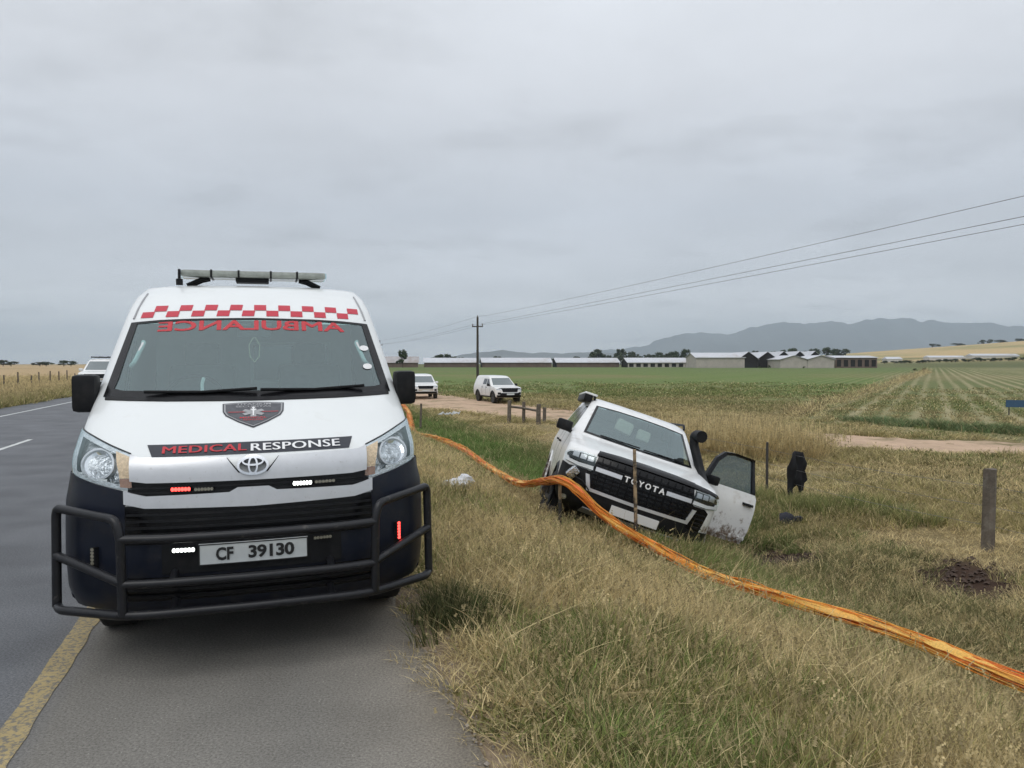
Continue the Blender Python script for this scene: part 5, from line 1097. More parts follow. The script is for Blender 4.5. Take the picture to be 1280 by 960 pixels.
for i in range(5):
    (V, Fc, BV), (tv, tf) = tree_meshes(30 + i, i == 4, 1500)
    me = bpy.data.meshes.new('crown'); me.from_pydata([tuple(v) for v in V], [], Fc); me.materials.append(M_leaf if i % 2 == 0 else M_leaf2); a_ = me.attributes.new('bv', 'FLOAT', 'POINT'); a_.data.foreach_set('value', np.array(BV, np.float32))
    mt = bpy.data.meshes.new('trunk'); mt.from_pydata([tuple(v) for v in tv], [], tf); mt.materials.append(M_bark); TM.append((me, mt))
def tree(x, y, h, wd, kind, label, group):
    t = thing('tree', label, 'tree', (x, y, gz1(x, y) - .1), (0, 0, random.uniform(0, 6.28)), group)
    for nme, me in (('crown', TM[kind][0]), ('trunk', TM[kind][1])):
        o = bpy.data.objects.new(nme, me); COL.objects.link(o); o.parent = t; o.scale = (wd, wd, h)
    return t
tree(at(505, 330), 326, 7.4, 6.2, 2, 'upright dark tree standing over the old grey shed', 'farm trees')
tree(at(557, 420), 420, 7.0, 13.5, 0, 'broad dark tree behind the shed next to the old grey one', 'farm trees')
tree(at(548, 640), 640, 8.5, 20, 1, 'low bushy tree on the skyline beside the broad dark tree', 'farm trees')
r3 = random.Random(5)
for i in range(22):                       # windbreak left of the barns
    px = 742 + i * 5.4 + r3.uniform(-2, 2); d = 660 + r3.uniform(-30, 40); h = r3.uniform(8, 14.5)
    tree(at(px, d), d, h, h * r3.uniform(.75, 1.25), r3.randrange(5), 'dark tree in the long windbreak behind the open-sided shed', 'windbreak trees')
for i in range(16):                       # behind the barns
    px = 893 + i * 10.5 + r3.uniform(-4, 4); d = 820 + r3.uniform(-40, 60); h = r3.uniform(8, 13)
    tree(at(px, d), d, h, h * r3.uniform(1.0, 1.7), r3.randrange(4), 'dark tree in the row behind the barns', 'trees behind the barns')
for i in range(14):
    px = 566 + i * 13 + r3.uniform(-5, 5); d = 900 + r3.uniform(-60, 120); h = r3.uniform(6, 10)
    tree(at(px, d), d, h, h * r3.uniform(1.2, 2.2), r3.randrange(4), 'far tree on the skyline behind the long sheds', 'skyline trees')
for px, d, h, w_ in ((1165, 1500, 9, 26), (1228, 1550, 10, 18), (1236, 1555, 12, 16), (1252, 1560, 9, 30), (1272, 1570, 10, 30), (1196, 1500, 6, 34), (1290, 1560, 9, 30)):
    tree(at(px, d), d, h, w_, r3.randrange(4), 'lone tree on the crest of the golden hill', 'hill trees')
for px, d, h, w_ in ((4, 480, 4, 8), (14, 485, 3.6, 9), (-4, 480, 4, 10), (50, 500, 3.2, 9), (58, 500, 3.2, 9), (80, 490, 3.8, 9), (89, 490, 3.4, 9)):
    tree(at(px, d), d, h, w_, r3.randrange(4), 'low dark bush on the skyline of the dry field across the road', 'skyline bushes')
for px, d, h, w_ in ((950, 290, 1.1, 1.4), (961, 290, 1.2, 1.6), (1005, 285, .9, 1.4), (1143, 210, .9, 1.2), (1155, 208, 1.0, 1.3)):
    tree(at(px, d), d, h, w_, r3.randrange(4), 'small bush standing in the crop in front of the barns', 'field bushes')
for i in range(26):                       # hedge along the far edge of the row crop
    px = 1108 + i * 8 + r3.uniform(-3, 3); d = 470 + r3.uniform(-6, 6)
    tree(at(px, d), d, r3.uniform(1.6, 2.6), r3.uniform(4, 7), r3.randrange(4), 'hedge shrub along the far edge of the row crop', 'hedge shrubs')

# power poles and lines
M_pole = mat('pole_timber', (.055, .045, .038), .9, var=.3, vscale=3)
def power_pole(x, y, h, label, grp=True):
    t = thing('power_pole', label, 'power pole', (x, y, gz1(x, y) - .5), (0, 0, R(-15)), 'power poles')
    V, Fc = tube_geo([(0, 0, 0), (0, 0, h + .5)], [.19, .13], 10); me_obj('pole', V, Fc, M_pole, t, True, 50)
    box('crossarm', (0, 0, h - .75), (1.5, .12, .14), M_pole, t)
    for xx in (-.68, .68): lathe('insulator', [(.05, h - .68), (.09, h - .6), (.05, h - .55), (.09, h - .48), (.03, h - .38)], mat('insulator', (.10, .075, .06), .3), t, 'z', (xx, 0, 0), 10)
    lathe('insulator', [(.05, h + .48), (.09, h + .55), (.05, h + .6), (.09, h + .66), (.03, h + .75)], mat('insulator', (.1, .07, .06), .3), t, 'z', (0, 0, 0), 10)
    return t
P0 = (at(475, 215), 215.0); P1 = (at(597, 102), 102.0); P2 = (29.5, -13.0)
power_pole(*P0, 8.6, 'far power pole rising beside the ambulance roof'); power_pole(*P1, 8.7, 'tall dark power pole with crossarm behind the parked pickups'); power_pole(*P2, 8.9, 'power pole at the near end of the cables, standing in the field')
M_line = mat('power_cable', (.07, .07, .075), .6)
for k, (off, dz, nme) in enumerate(((0, .05, 'top'), (-.68, -1.05, 'road-side lower'), (.68, -1.05, 'field-side lower'))):
    ux, uy = math.cos(R(-15)), math.sin(R(-15)); pts = []
    for a, c, sag in ((P0, P1, .5), (P1, P2, (.42, .12, .16)[k])):
        for t in np.linspace(0, 1, 26)[(0 if a is P0 else 1):]:
            za_ = gz1(*a) + 8.65 + dz; zc_ = gz1(*c) + 8.75 + dz; pts.append((a[0] + (c[0] - a[0]) * t + off * ux, a[1] + (c[1] - a[1]) * t + off * uy, za_ + (zc_ - za_) * t - sag * 4 * t * (1 - t)))
    tag(tubes('power_line', [pts], .011, M_line, None, 5), '%s power cable strung from the dark pole across the sky' % nme, 'power line', 'power lines')

# posts of the fence across the road
for i in range(16):
    lon = 52 + i * 2.75 + r3.uniform(-.3, .3); x, y = xy(-15.0 + r3.uniform(-.1, .1), lon)
    tag(post_mesh('fence_post', x, y, r3.uniform(.95, 1.25), .05, M_wood, (r3.uniform(-.06, .06), 0), 6), 'thin timber post of the fence along the dry field across the road', 'fence post', 'fence posts across the road')

# mountains and the low ridge on the skyline
M_mtn = mat('mountain_rock', (.15, .155, .15), .95, var=.25, vscale=.0012, spec=.05)
def ridge(name, prof, d, depth, m, wob, n=160):
    """mountain range: crest from (pixel, height px above the horizon) at distance d, falling away to both sides"""
    P = np.array(prof, float); xs = np.linspace(P[0, 0], P[-1, 0], n); hs = np.interp(xs, P[:, 0], P[:, 1]); V, Fc = [], []; rows_ = [-1, -.75, -.5, -.3, -.15, -.05, 0, .1, .3, .6, 1]
    for i, (x_, h_) in enumerate(zip(xs, hs)):
        hh = h_ * d * K + wob * (fbm(x_ * 1.0, 0.0, 26.0) - .5) + wob * .55 * (fbm(x_, 7.0, 9.0) - .5)
        for r_ in rows_:
            f_ = (1 - abs(r_)) ** 1.25; f_ = f_ + (.22 * (fbm(x_ * 1.3, r_ * 40.0, 14.0) - .5) * (1 - abs(r_)) * abs(r_) * 3); yy = d + r_ * depth
            V.append(((x_ - 640) * K * d * (1 + .25 * r_ * depth / d), yy, max(-20, hh * f_ + HCAM - 22 * abs(r_))))
    m_ = len(rows_)
    for i in range(n - 1):
        for j in range(m_ - 1): a = i * m_ + j; Fc.append((a, a + 1, a + m_ + 1, a + m_))
    return structure(me_obj(name, V, Fc, m, None, True))
ridge('mountain_range', [(700, 0), (760, 17), (800, 24), (838, 33), (862, 40), (880, 41), (905, 38), (930, 43), (965, 49), (1000, 51), (1035, 54), (1060, 50), (1085, 53), (1110, 55), (1135, 58), (1160, 53), (1190, 51), (1225, 52), (1260, 47), (1300, 44), (1360, 50), (1430, 40), (1500, 20), (1560, 0)], 11000, 2600, M_mtn, 95, 260)
ridge('low_ridge', [(540, 0), (575, 12), (600, 14), (628, 17), (640, 16), (665, 13), (700, 14), (760, 14), (800, 8), (840, 0)], 7000, 1200, M_mtn, 20, 80)

# ================================================================ grass and weeds (instanced tufts)
def grass_mat():
    m = bpy.data.materials.new('grass_blades'); m.use_nodes = True; T = m.node_tree; N = T.nodes; b = N['Principled BSDF']; b.inputs['Roughness'].default_value = .7; b.inputs['Specular IOR Level'].default_value = .06
    a1 = N.new('ShaderNodeAttribute'); a1.attribute_type = 'INSTANCER'; a1.attribute_name = 'tint'
    a2 = N.new('ShaderNodeAttribute'); a2.attribute_name = 'bv'; a3 = N.new('ShaderNodeAttribute'); a3.attribute_name = 'dry'
    mx_ = N.new('ShaderNodeMixRGB'); T.links.new(a3.outputs['Fac'], mx_.inputs[0]); T.links.new(a1.outputs['Color'], mx_.inputs[1]); mx_.inputs[2].default_value = (.60, .49, .27, 1)
    r = N.new('ShaderNodeMapRange'); r.inputs[3].default_value = .42; r.inputs[4].default_value = 1.55; T.links.new(a2.outputs['Fac'], r.inputs[0])
    s = N.new('ShaderNodeVectorMath'); s.operation = 'SCALE'; T.links.new(mx_.outputs[0], s.inputs[0]); T.links.new(r.outputs[0], s.inputs['Scale']); T.links.new(s.outputs[0], b.inputs['Base Color'])
    tr = N.new('ShaderNodeBsdfTranslucent'); T.links.new(s.outputs[0], tr.inputs[0]); x = N.new('ShaderNodeMixShader'); x.inputs[0].default_value = .30
    T.links.new(b.outputs[0], x.inputs[1]); T.links.new(tr.outputs[0], x.inputs[2]); T.links.new(x.outputs[0], N['Material Output'].inputs[0]); return m
M_grass = grass_mat()
def tuft(nb, h, spread, wd, bend, dry, seed, heads=0, flat=0.0, seg=3):
    """clump of bent tapering blades; attributes: bv = tone of the blade, dry = straw share"""
    r_ = np.random.default_rng(seed); V, Fc, BV, DR = [], [], [], []
    for i in range(nb):
        a = r_.uniform(0, 6.28); q = spread * math.sqrt(r_.uniform()); bx, by = q * math.cos(a), q * math.sin(a)
        hh = h * r_.uniform(.45, 1.15); az = a + r_.normal() * .9; ln = bend * hh * r_.uniform(.2, 1.3); ww = wd * r_.uniform(.6, 1.4); tw = r_.uniform(0, 3.14); bv = r_.uniform(); dr_ = 1.0 if r_.uniform() < dry else r_.uniform(0, .25)
        b0 = len(V); lift = 1 - flat * r_.uniform(.6, 1.0)
        for k in range(seg + 1):
            t = k / seg; px, py, pz = bx + math.cos(az) * ln * t ** 1.8, by + math.sin(az) * ln * t ** 1.8, hh * lift * (t - .22 * bend * t * t) + .006
            w_ = ww * (1 - t) ** .7 * .5
            if k < seg: V += [(px - math.sin(tw) * w_, py + math.cos(tw) * w_, pz), (px + math.sin(tw) * w_, py - math.cos(tw) * w_, pz)]
            else: V.append((px, py, pz))
        for k in range(seg - 1): c = b0 + 2 * k; Fc.append((c, c + 1, c + 3, c + 2))
        c = b0 + 2 * (seg - 1); Fc.append((c, c + 1, c + 2)); m_ = len(V) - b0; BV += [bv] * m_; DR += [dr_] * m_
        if i < heads:                                   # seed head
            for s in range(5):
                c0 = len(V); zz_ = pz - s * hh * .05; s1 = ww * 1.5; an = r_.uniform(0, 6.28); V += [(px, py, zz_), (px + s1 * math.cos(an), py + s1 * math.sin(an), zz_ + hh * .02), (px, py, zz_ + hh * .055), (px - s1 * math.cos(an), py - s1 * math.sin(an), zz_ + hh * .02)]; Fc.append((c0, c0 + 1, c0 + 2, c0 + 3)); BV += [bv * .8] * 4; DR += [1.0] * 4
    me = bpy.data.meshes.new('tuft'); me.from_pydata(V, [], Fc); me.materials.append(M_grass)
    for nme, d_ in (('bv', BV), ('dry', DR)): a_ = me.attributes.new(nme, 'FLOAT', 'POINT'); a_.data.foreach_set('value', np.array(d_, np.float32))
    return me
def variants(name, specs):
    c = bpy.data.collections.new(name)
    for i, sp_ in enumerate(specs): c.objects.link(bpy.data.objects.new('%s_%02d' % (name, i), tuft(*sp_[:7], **(sp_[7] if len(sp_) > 7 else {}))))
    return c, len(specs)
def scatter(name, coll, pts, scale, tint, label, tilt=.12):
    c, nv = coll; n = len(pts); me = bpy.data.meshes.new(name); me.from_pydata([tuple(p) for p in pts], [], [])
    def fa(nme, typ, prop, arr): a_ = me.attributes.new(nme, typ, 'POINT'); a_.data.foreach_set(prop, np.asarray(arr).ravel())
    fa('tint', 'FLOAT_COLOR', 'color', np.c_[tint, np.ones(n)].astype(np.float32)); fa('scl', 'FLOAT_VECTOR', 'vector', np.asarray(scale, np.float32)); fa('idx', 'INT', 'value', rng.integers(0, nv, n).astype(np.int32))
    fa('rot', 'FLOAT_VECTOR', 'vector', np.c_[rng.normal(0, tilt, n), rng.normal(0, tilt, n), rng.uniform(0, 6.28, n)].astype(np.float32))
    o = bpy.data.objects.new(name, me); COL.objects.link(o); g = bpy.data.node_groups.new(name, 'GeometryNodeTree')
    g.interface.new_socket('Geometry', in_out='INPUT', socket_type='NodeSocketGeometry'); g.interface.new_socket('Geometry', in_out='OUTPUT', socket_type='NodeSocketGeometry')
    N = g.nodes; gi = N.new('NodeGroupInput'); go = N.new('NodeGroupOutput'); ip = N.new('GeometryNodeInstanceOnPoints'); ci = N.new('GeometryNodeCollectionInfo'); ci.inputs[0].default_value = c; ci.inputs['Separate Children'].default_value = True; ci.inputs['Reset Children'].default_value = True
    def na(nme, typ): q = N.new('GeometryNodeInputNamedAttribute'); q.data_type = typ; q.inputs['Name'].default_value = nme; return q.outputs['Attribute']
    L = g.links; L.new(gi.outputs[0], ip.inputs['Points']); L.new(ci.outputs[0], ip.inputs['Instance']); ip.inputs['Pick Instance'].default_value = True
    L.new(na('idx', 'INT'), ip.inputs['Instance Index']); L.new(na('scl', 'FLOAT_VECTOR'), ip.inputs['Scale'])
    er = N.new('FunctionNodeEulerToRotation'); L.new(na('rot', 'FLOAT_VECTOR'), er.inputs[0]); L.new(er.outputs[0], ip.inputs['Rotation']); L.new(ip.outputs[0], go.inputs[0])
    md = o.modifiers.new('scatter', 'NODES'); md.node_group = g; o['kind'] = 'stuff'; tag(o, label, 'grass'); return o
C_mix = variants('mix', [(42, .26, .13, .0070, .60, .30, 100 + i, dict(heads=3)) for i in range(7)])
C_dry = variants('dry', [(40, .33, .13, .0056, .80, .80, 200 + i, dict(heads=10)) for i in range(6)])
C_lush = variants('lush', [(40, .30, .12, .0095, .65, .03, 300 + i) for i in range(6)])
C_tall = variants('tall', [(52, .95, .16, .0060, .34, .94, 400 + i, dict(heads=26)) for i in range(6)])
C_stalk = variants('stalk', [(7, .48, .14, .0075, 1.15, 1.0, 450 + i, dict(heads=0, flat=.35, seg=5)) for i in range(6)])
C_flat = variants('flat', [(30, .17, .16, .0055, .9, .75, 500 + i, dict(flat=.8)) for i in range(6)])
C_weed = variants('weed', [(34, .09, .10, .016, .9, .05, 600 + i, dict(flat=.4)) for i in range(5)])
C_far = variants('farm', [(30, .22, .28, .022, .6, .16, 700 + i) for i in range(5)])
def region(l0, l1, o0, o1, dens, keep=None):
    """random points in a lat/lon rectangle; dens(d) per square metre, only where the camera side could see them"""
    mxd = dens(np.array([0.0, 3.0, 6.0, 10.0, 20.0, 40.0, 80.0])).max(); n = int((l1 - l0) * (o1 - o0) * mxd); la = rng.uniform(l0, l1, n); lo_ = rng.uniform(o0, o1, n); x, y = xy(la, lo_); d_ = np.hypot(x, y)
    k = (rng.uniform(0, mxd, n) < dens(d_)) & (y > 1.2) & (np.abs(x) < .80 * y + 2.5); x, y, la, d_ = x[k], y[k], la[k], d_[k]
    if keep is not None: k = rng.uniform(size=len(x)) < keep(x, y, la); x, y, la, d_ = x[k], y[k], la[k], d_[k]
    return x, y, la, d_
# keep the ground under the vehicles free
RL = np.array((Euler((R(-3.48), R(18.7), R(-1.36)), 'YXZ')).to_matrix()); tL = np.array([1.2476, 8.9085, -.7237]); 
def clear(x, y):
    c, s_ = math.cos(R(-1.36)), math.sin(R(-1.36)); u = (x - 1.35) * c + (y - 8.95) * s_; v = -(x - 1.35) * s_ + (y - 8.95) * c
    k = ~((np.abs(u) < .92) & (v > .25) & (v < 4.9)); c, s_ = math.cos(R(17.75)), math.sin(R(17.75)); u = (x + 1.398) * c + (y - 4.121) * s_; v = -(x + 1.398) * s_ + (y - 4.121) * c
    return k & ~((np.abs(u) < .96) & (v > -.1) & (v < 5.9))
def near_net(x, y):
    d = np.full(np.shape(x), 9.0); h = np.full(np.shape(x), 9.0)
    for q in path[::4]:
        w_ = np.hypot(x - q[0], y - q[1]); t = np.arctan2(x, y) - math.atan2(q[0], q[1]); r_ = np.hypot(x, y); rq = math.hypot(q[0], q[1])
        d = np.minimum(d, w_)
        front = (np.abs(t) < .03) & (r_ < rq + .1) & (r_ > rq - 2.2)
        # height the grass may reach here without covering the net in front of the stretch behind it
        zl = HCAM + (q[2] - .10 - HCAM) * r_ / rq - gz(x, y); h = np.where(front, np.minimum(h, zl), h)
    return d, h
def mixcol(a, c, t): return np.asarray(a)[None] * (1 - t[:, None]) + np.asarray(c)[None] * t[:, None]
STRAW, OLIVE, GREEN, LUSH, BROWN = (.64, .50, .265), (.315, .290, .108), (.145, .215, .055), (.095, .190, .042), (.36, .27, .155)
def jit(c, s=.15): return np.clip(c * (1 + rng.normal(0, s, (len(c), 1))), .005, .9)
def P3(x, y, dz=0.0): return np.c_[x, y, gz(x, y) + dz]
soil = lambda x, y: 1 - np.clip(sum(np.exp(-((x - cx) ** 2 + (y - cy) ** 2) / rr ** 2) for cx, cy, rr in ((3.5, 10.9, .70), (3.35, 10.2, .55), (4.05, 10.6, .50), (5.5, 9.35, .55), (5.45, 8.85, .40), (5.8, 9.0, .30))), 0, 1)

# verge: patchy olive and straw
dens = lambda d_: np.interp(d_, [0, 4, 7, 12, 20, 45, 80], [330, 330, 210, 110, 45, 16, 6])
x, y, la, d_ = region(.95, 5.2, 1.0, 60, dens, lambda x, y, la: np.clip((la - 1.04 + (fbm(x, y, .7) - .5) * .9) * 2.2, 0.02, 1) * clear(x, y) * soil(x, y) * (1 - .85 * np.exp(-((x - 2.35) ** 2 + (y - 8.45) ** 2) / .7)))
n_ = fbm(x, y, 1.3); n2_ = fbm(x + 55, y + 20, .5); h_ = np.interp(la, [.9, 1.4, 2.2, 5], [.30, .50, .72, .82]) * (.35 + 1.3 * n2_) * rng.uniform(.75, 1.3, len(x)); wf = np.interp(d_, [4, 12, 30, 60], [1, 1.5, 2.6, 4]); nd_, nh_ = near_net(x, y); h_ = np.minimum(h_, np.clip(nh_ / .30, .12, 9))
n3_ = fbm(x + 17, y + 140, .75); dryk = .5 * n_ + .5 * n3_ + rng.normal(0, .07, len(x)) > .50 + np.clip((la - 4.0) * .5, 0, .4) * (y > 8)
big_ = (.72 + .6 * fbm(x + 5, y + 300, 1.9))[:, None]; tg = big_ * jit(mixcol(OLIVE, GREEN, np.clip((.62 - n3_) * 3.2 + rng.normal(0, .25, len(x)), 0, 1)), .28); ts = big_ * jit(mixcol(STRAW, OLIVE, np.clip((n2_ - .35) * 1.6, 0, 1)), .25)
k = ~dryk; scatter('verge_grass', C_mix, P3(x, y)[k], np.c_[wf, wf, h_ * np.sqrt(wf) ** .3][k] * np.array([1, 1, 1]), tg[k], 'olive green roadside grass on the verge beside the tar shoulder', .30)
k = dryk; scatter('dry_verge_grass', C_dry, P3(x, y)[k], np.c_[wf, wf, h_ * .85][k], ts[k], 'dry straw grass with seed heads mixed through the verge', .34)
x, y, la, d_ = region(1.2, 5.0, 1.0, 26, lambda d_: np.interp(d_, [0, 6, 12, 26], [60, 46, 20, 7]), lambda x, y, la: np.clip((fbm(x + 70, y, .9) - .38) * 5, 0, 1) * clear(x, y)); nh_ = near_net(x, y)[1]
scatter('bent_straw', C_stalk, P3(x, y), np.c_[np.ones(len(x)), np.ones(len(x)), np.minimum(rng.uniform(.5, 1.0, len(x)), np.clip(nh_ / .34, .1, 9))], jit(np.tile([.52, .44, .27], (len(x), 1)), .2), 'long pale bent straw stems lying over the verge grass', .5)
x, y, la, d_ = region(1.1, 4.6, 1.0, 22, lambda d_: np.interp(d_, [0, 6, 12, 22], [60, 45, 20, 8]), lambda x, y, la: np.clip((fbm(x + 33, y + 8, .8) - .52) * 7, 0, 1) * clear(x, y)); nh_ = near_net(x, y)[1]
scatter('green_patches', C_lush, P3(x, y), np.c_[np.full(len(x), .8), np.full(len(x), .8), np.minimum(rng.uniform(.45, .85, len(x)), np.clip(nh_ / .32, .1, 9))], jit(mixcol((.095, .145, .045), (.14, .17, .06), rng.uniform(0, 1, len(x))), .25), 'fresh green grass patches on the verge', .3)
pp = np.array([(1.0, 5.2), (1.75, 5.6), (2.3, 4.3), (1.5, 4.2), (2.9, 5.3), (.4, 6.4), (2.0, 6.4), (3.3, 4.6), (-.1, 7.2), (1.1, 3.6), (2.7, 6.2)]); pp = np.vstack([pp + rng.normal(0, .05, pp.shape), pp + rng.normal(0, .06, pp.shape)])
scatter('dead_stalks', C_stalk, P3(pp[:, 0], pp[:, 1]), np.c_[np.full(len(pp), .35), np.full(len(pp), .35), rng.uniform(.9, 1.35, len(pp))], jit(np.tile([.10, .06, .035], (len(pp), 1))), 'dark dead weed stalks standing in the verge grass', .15)
# gravelly litter and creeping weeds at the tar edge
x, y, la, d_ = region(.80, 1.75, 1.5, 30, lambda d_: np.interp(d_, [0, 5, 10, 30], [150, 130, 60, 15]), lambda x, y, la: np.clip(1.5 - np.abs(la - 1.15) * 1.6, 0, 1) * np.clip((fbm(x, y, .45) - .30) * 4, 0, 1) * clear(x, y))
scatter('dry_litter', C_flat, P3(x, y, .0), np.c_[[rng.uniform(.45, 1.0, len(x))] * 3].T.reshape(-1, 3), jit(mixcol(BROWN, OLIVE, rng.uniform(0, .7, len(x)))), 'dry grass litter along the broken edge of the tar')
x, y, la, d_ = region(.92, 2.6, 1.5, 14, lambda d_: np.interp(d_, [0, 5, 14], [120, 80, 30]), lambda x, y, la: np.clip((fbm(x + 9, y, .55) - .52) * 6, 0, 1) * clear(x, y))
scatter('creeping_weeds', C_weed, P3(x, y), np.c_[[rng.uniform(.4, 1.0, len(x))] * 3].T.reshape(-1, 3), jit(mixcol((.10, .125, .060), OLIVE, rng.uniform(0, 1, len(x)))), 'low creeping weeds at the road edge')
# dark green clump by the ambulance wheel
pp = np.c_[rng.normal(-.33, .13, 60), rng.normal(4.98, .17, 60)]; la_, _ = latlon(pp[:, 0], pp[:, 1]); pp = pp[la_ > .93]
scatter('dark_grass_clump', C_lush, P3(pp[:, 0], pp[:, 1]), np.c_[[rng.uniform(.55, .95, len(pp))] * 3].T.reshape(-1, 3), jit(np.tile([.040, .065, .022], (len(pp), 1))), 'dark green grass clump beside the ambulance bull bar')
# lush ditch
x, y, la, d_ = region(4.4, 8.8, -6, 75, lambda d_: np.interp(d_, [0, 6, 10, 20, 45, 75], [110, 110, 85, 46, 16, 6]), lambda x, y, la: np.clip(1.3 - np.abs(la - 6.5) * .45, 0, 1) * clear(x, y) * soil(x, y))
n_ = fbm(x, y, 2.2); lush = np.clip((y - 9.5) / 4, 0, 1) * np.clip((9 - la) / 2, 0, 1) * (x < 4.5); wf = np.interp(d_, [4, 12, 30, 60], [1, 1.35, 2.0, 3])
c_ = mixcol((.135, .145, .060), LUSH, np.clip(lush * .9 + (.5 - n_), 0, 1)); hs = (.55 + .45 * lush + .5 * (n_ - .4)) * rng.uniform(.75, 1.25, len(x)); nd_, nh_ = near_net(x, y); hs = np.minimum(hs, np.clip(nh_ / .33, .12, 9))
k = (rng.uniform(size=len(x)) < .5 + .5 * lush); scatter('ditch_grass', C_lush, P3(x, y)[k], np.c_[wf, wf, hs][k], jit(c_[k], .2), 'lush green grass filling the ditch along the road')
k = ~k; scatter('ditch_dry_grass', C_dry, P3(x, y)[k], np.c_[wf, wf, hs * .8][k], jit(mixcol(STRAW, OLIVE, rng.uniform(0, .8, k.sum()))), 'dry grass stems between the green ditch grass')
# green fringe hugging the sunken side of the wreck
pp = np.c_[rng.normal(2.5, .5, 420), rng.normal(8.65, .5, 420)]; pp = np.vstack([pp, np.c_[rng.uniform(.2, 2.4, 150), rng.uniform(8.7, 9.1, 150)]]); pp = pp[clear(pp[:, 0], pp[:, 1])]
scatter('wreck_grass', C_lush, P3(pp[:, 0], pp[:, 1]), np.c_[np.full(len(pp), 1.1), np.full(len(pp), 1.1), np.minimum(rng.uniform(.6, 1.0, len(pp)), np.clip(near_net(pp[:, 0], pp[:, 1])[1] / .33, .12, 9))], jit(mixcol((.17, .25, .07), (.21, .23, .09), rng.uniform(0, .9, len(pp))), .2), 'bright green grass growing round the nose of the crashed car')
# mown strip and stubble up to the track
x, y, la, d_ = region(7.6, 24, -8, 62, lambda d_: np.interp(d_, [0, 8, 14, 24, 45, 70], [75, 75, 46, 22, 8, 3]), lambda x, y, la: (dtrack(x, y) > np.interp(y, [24, 34, 46, 60, 90], [2.05, 2.2, 3.6, 3.3, 2.1])) * soil(x, y) * np.clip((fbm(x, y, 1.7) - .25) * 3, .15, 1))
n_ = fbm(x, y, 2.6); n2_ = fbm(x + 31, y, .8); wf = np.interp(d_, [8, 15, 30, 60], [1.1, 1.5, 2.4, 4]); 
k = n_ + rng.normal(0, .08, len(x)) > .44; scatter('stubble_grass', C_flat, P3(x, y)[k], np.c_[wf, wf, .8 + .9 * n2_][k], jit(mixcol(STRAW, BROWN, rng.uniform(0, .9, k.sum()))), 'cut straw stubble lying on the mown strip by the fence')
k = ~k; scatter('strip_grass', C_mix, P3(x, y)[k], np.c_[wf, wf, .45 + .5 * n2_][k], jit(mixcol(OLIVE, (.24, .21, .10), rng.uniform(0, .9, k.sum()))), 'short olive grass on the mown strip by the fence')
# green clumps by the fence below the jacket
pp = np.vstack([np.c_[rng.normal(cx, sx_, n), rng.normal(cy, sy_, n)] for cx, cy, sx_, sy_, n in ((5.4, 13.3, .6, .4, 150), (4.6, 14.2, .3, .5, 50), (6.4, 12.3, .25, .25, 28))])
scatter('fence_grass', C_lush, P3(pp[:, 0], pp[:, 1]), np.c_[np.full(len(pp), 1.3), np.full(len(pp), 1.3), rng.uniform(.7, 1.3, len(pp))], jit(mixcol((.085, .13, .04), OLIVE, rng.uniform(0, .7, len(pp))), .2), 'green grass clumps under the fence wire below the jacket')
# tall straw behind the wreck
x = rng.uniform(2.5, 11.5, 2600); y = rng.uniform(17.5, 29, 2600); k = (((x - 6.1) / 2.4) ** 2 + ((y - 22.4 + .35 * (x - 7)) / 2.3) ** 2 + (fbm(x, y, 1.4) - .5) * 1.2 < 1) & (dtrack(x, y) > 2.0); x, y = x[k], y[k]
scatter('tall_straw', C_tall, P3(x, y), np.c_[np.full(len(x), 2.0), np.full(len(x), 2.0), rng.uniform(.60, 1.0, len(x))], jit(np.tile([.50, .375, .20], (len(x), 1))), 'tall dry straw standing behind the crashed car', .08)
# crop and dry margin beyond the track
x, y, la, d_ = region(13, 70, 5, 110, lambda d_: np.interp(d_, [0, 24, 45, 80, 130], [10, 10, 6.5, 2.5, 1.0]), lambda x, y, la: (dtrack(x, y) > 2.4) * np.clip((fbm(x, y, 5.0) - .22) * 3, .1, 1) * np.where((x * ROWN[0] + y * ROWN[1] - TRENCH > 0) & (np.hypot(x, y) > 33), np.clip(.35 - 1.1 * np.sin(4.4 * (x * ROWN[0] + y * ROWN[1]) - 1.5708), .03, 1), 1) * np.clip((108 - np.hypot(x, y)) / 45, 0, 1))
n_ = fbm(x, y, 7.0); sd_ = x * ROWN[0] + y * ROWN[1] - TRENCH; grn = np.clip((d_ - 40) / 30 + (n_ - .5) * 2, 0, 1) * (sd_ < 0) + (sd_ >= 0) * np.clip(.55 + (n_ - .5) * 2, 0, 1); wf = np.interp(d_, [20, 50, 110], [1.1, 1.7, 3.0])
scatter('field_crop', C_far, P3(x, y), np.c_[wf, wf, np.interp(d_, [20, 60, 110], [.55, .62, .8]) * rng.uniform(.6, 1.3, len(x))], jit(mixcol((.30, .245, .13), (.115, .165, .050), np.clip(grn, 0, 1)), .2), 'low patchy crop and dry stubble across the field')
# lush weed strip by the track
x = rng.uniform(15.2, 19.6, 420); y = 32.9 - (x - 15.96) * 1.44 + rng.normal(0, .85, 420); k = dtrack(x, y) > 2.2; x, y = x[k], y[k]
scatter('weed_strip', C_lush, P3(x, y), np.c_[np.full(len(x), 2.4), np.full(len(x), 2.4), rng.uniform(.45, 1.35, len(x))], jit(np.tile([.105, .170, .075], (len(x), 1)), .2), 'band of lush green weeds between the track and the row crop')
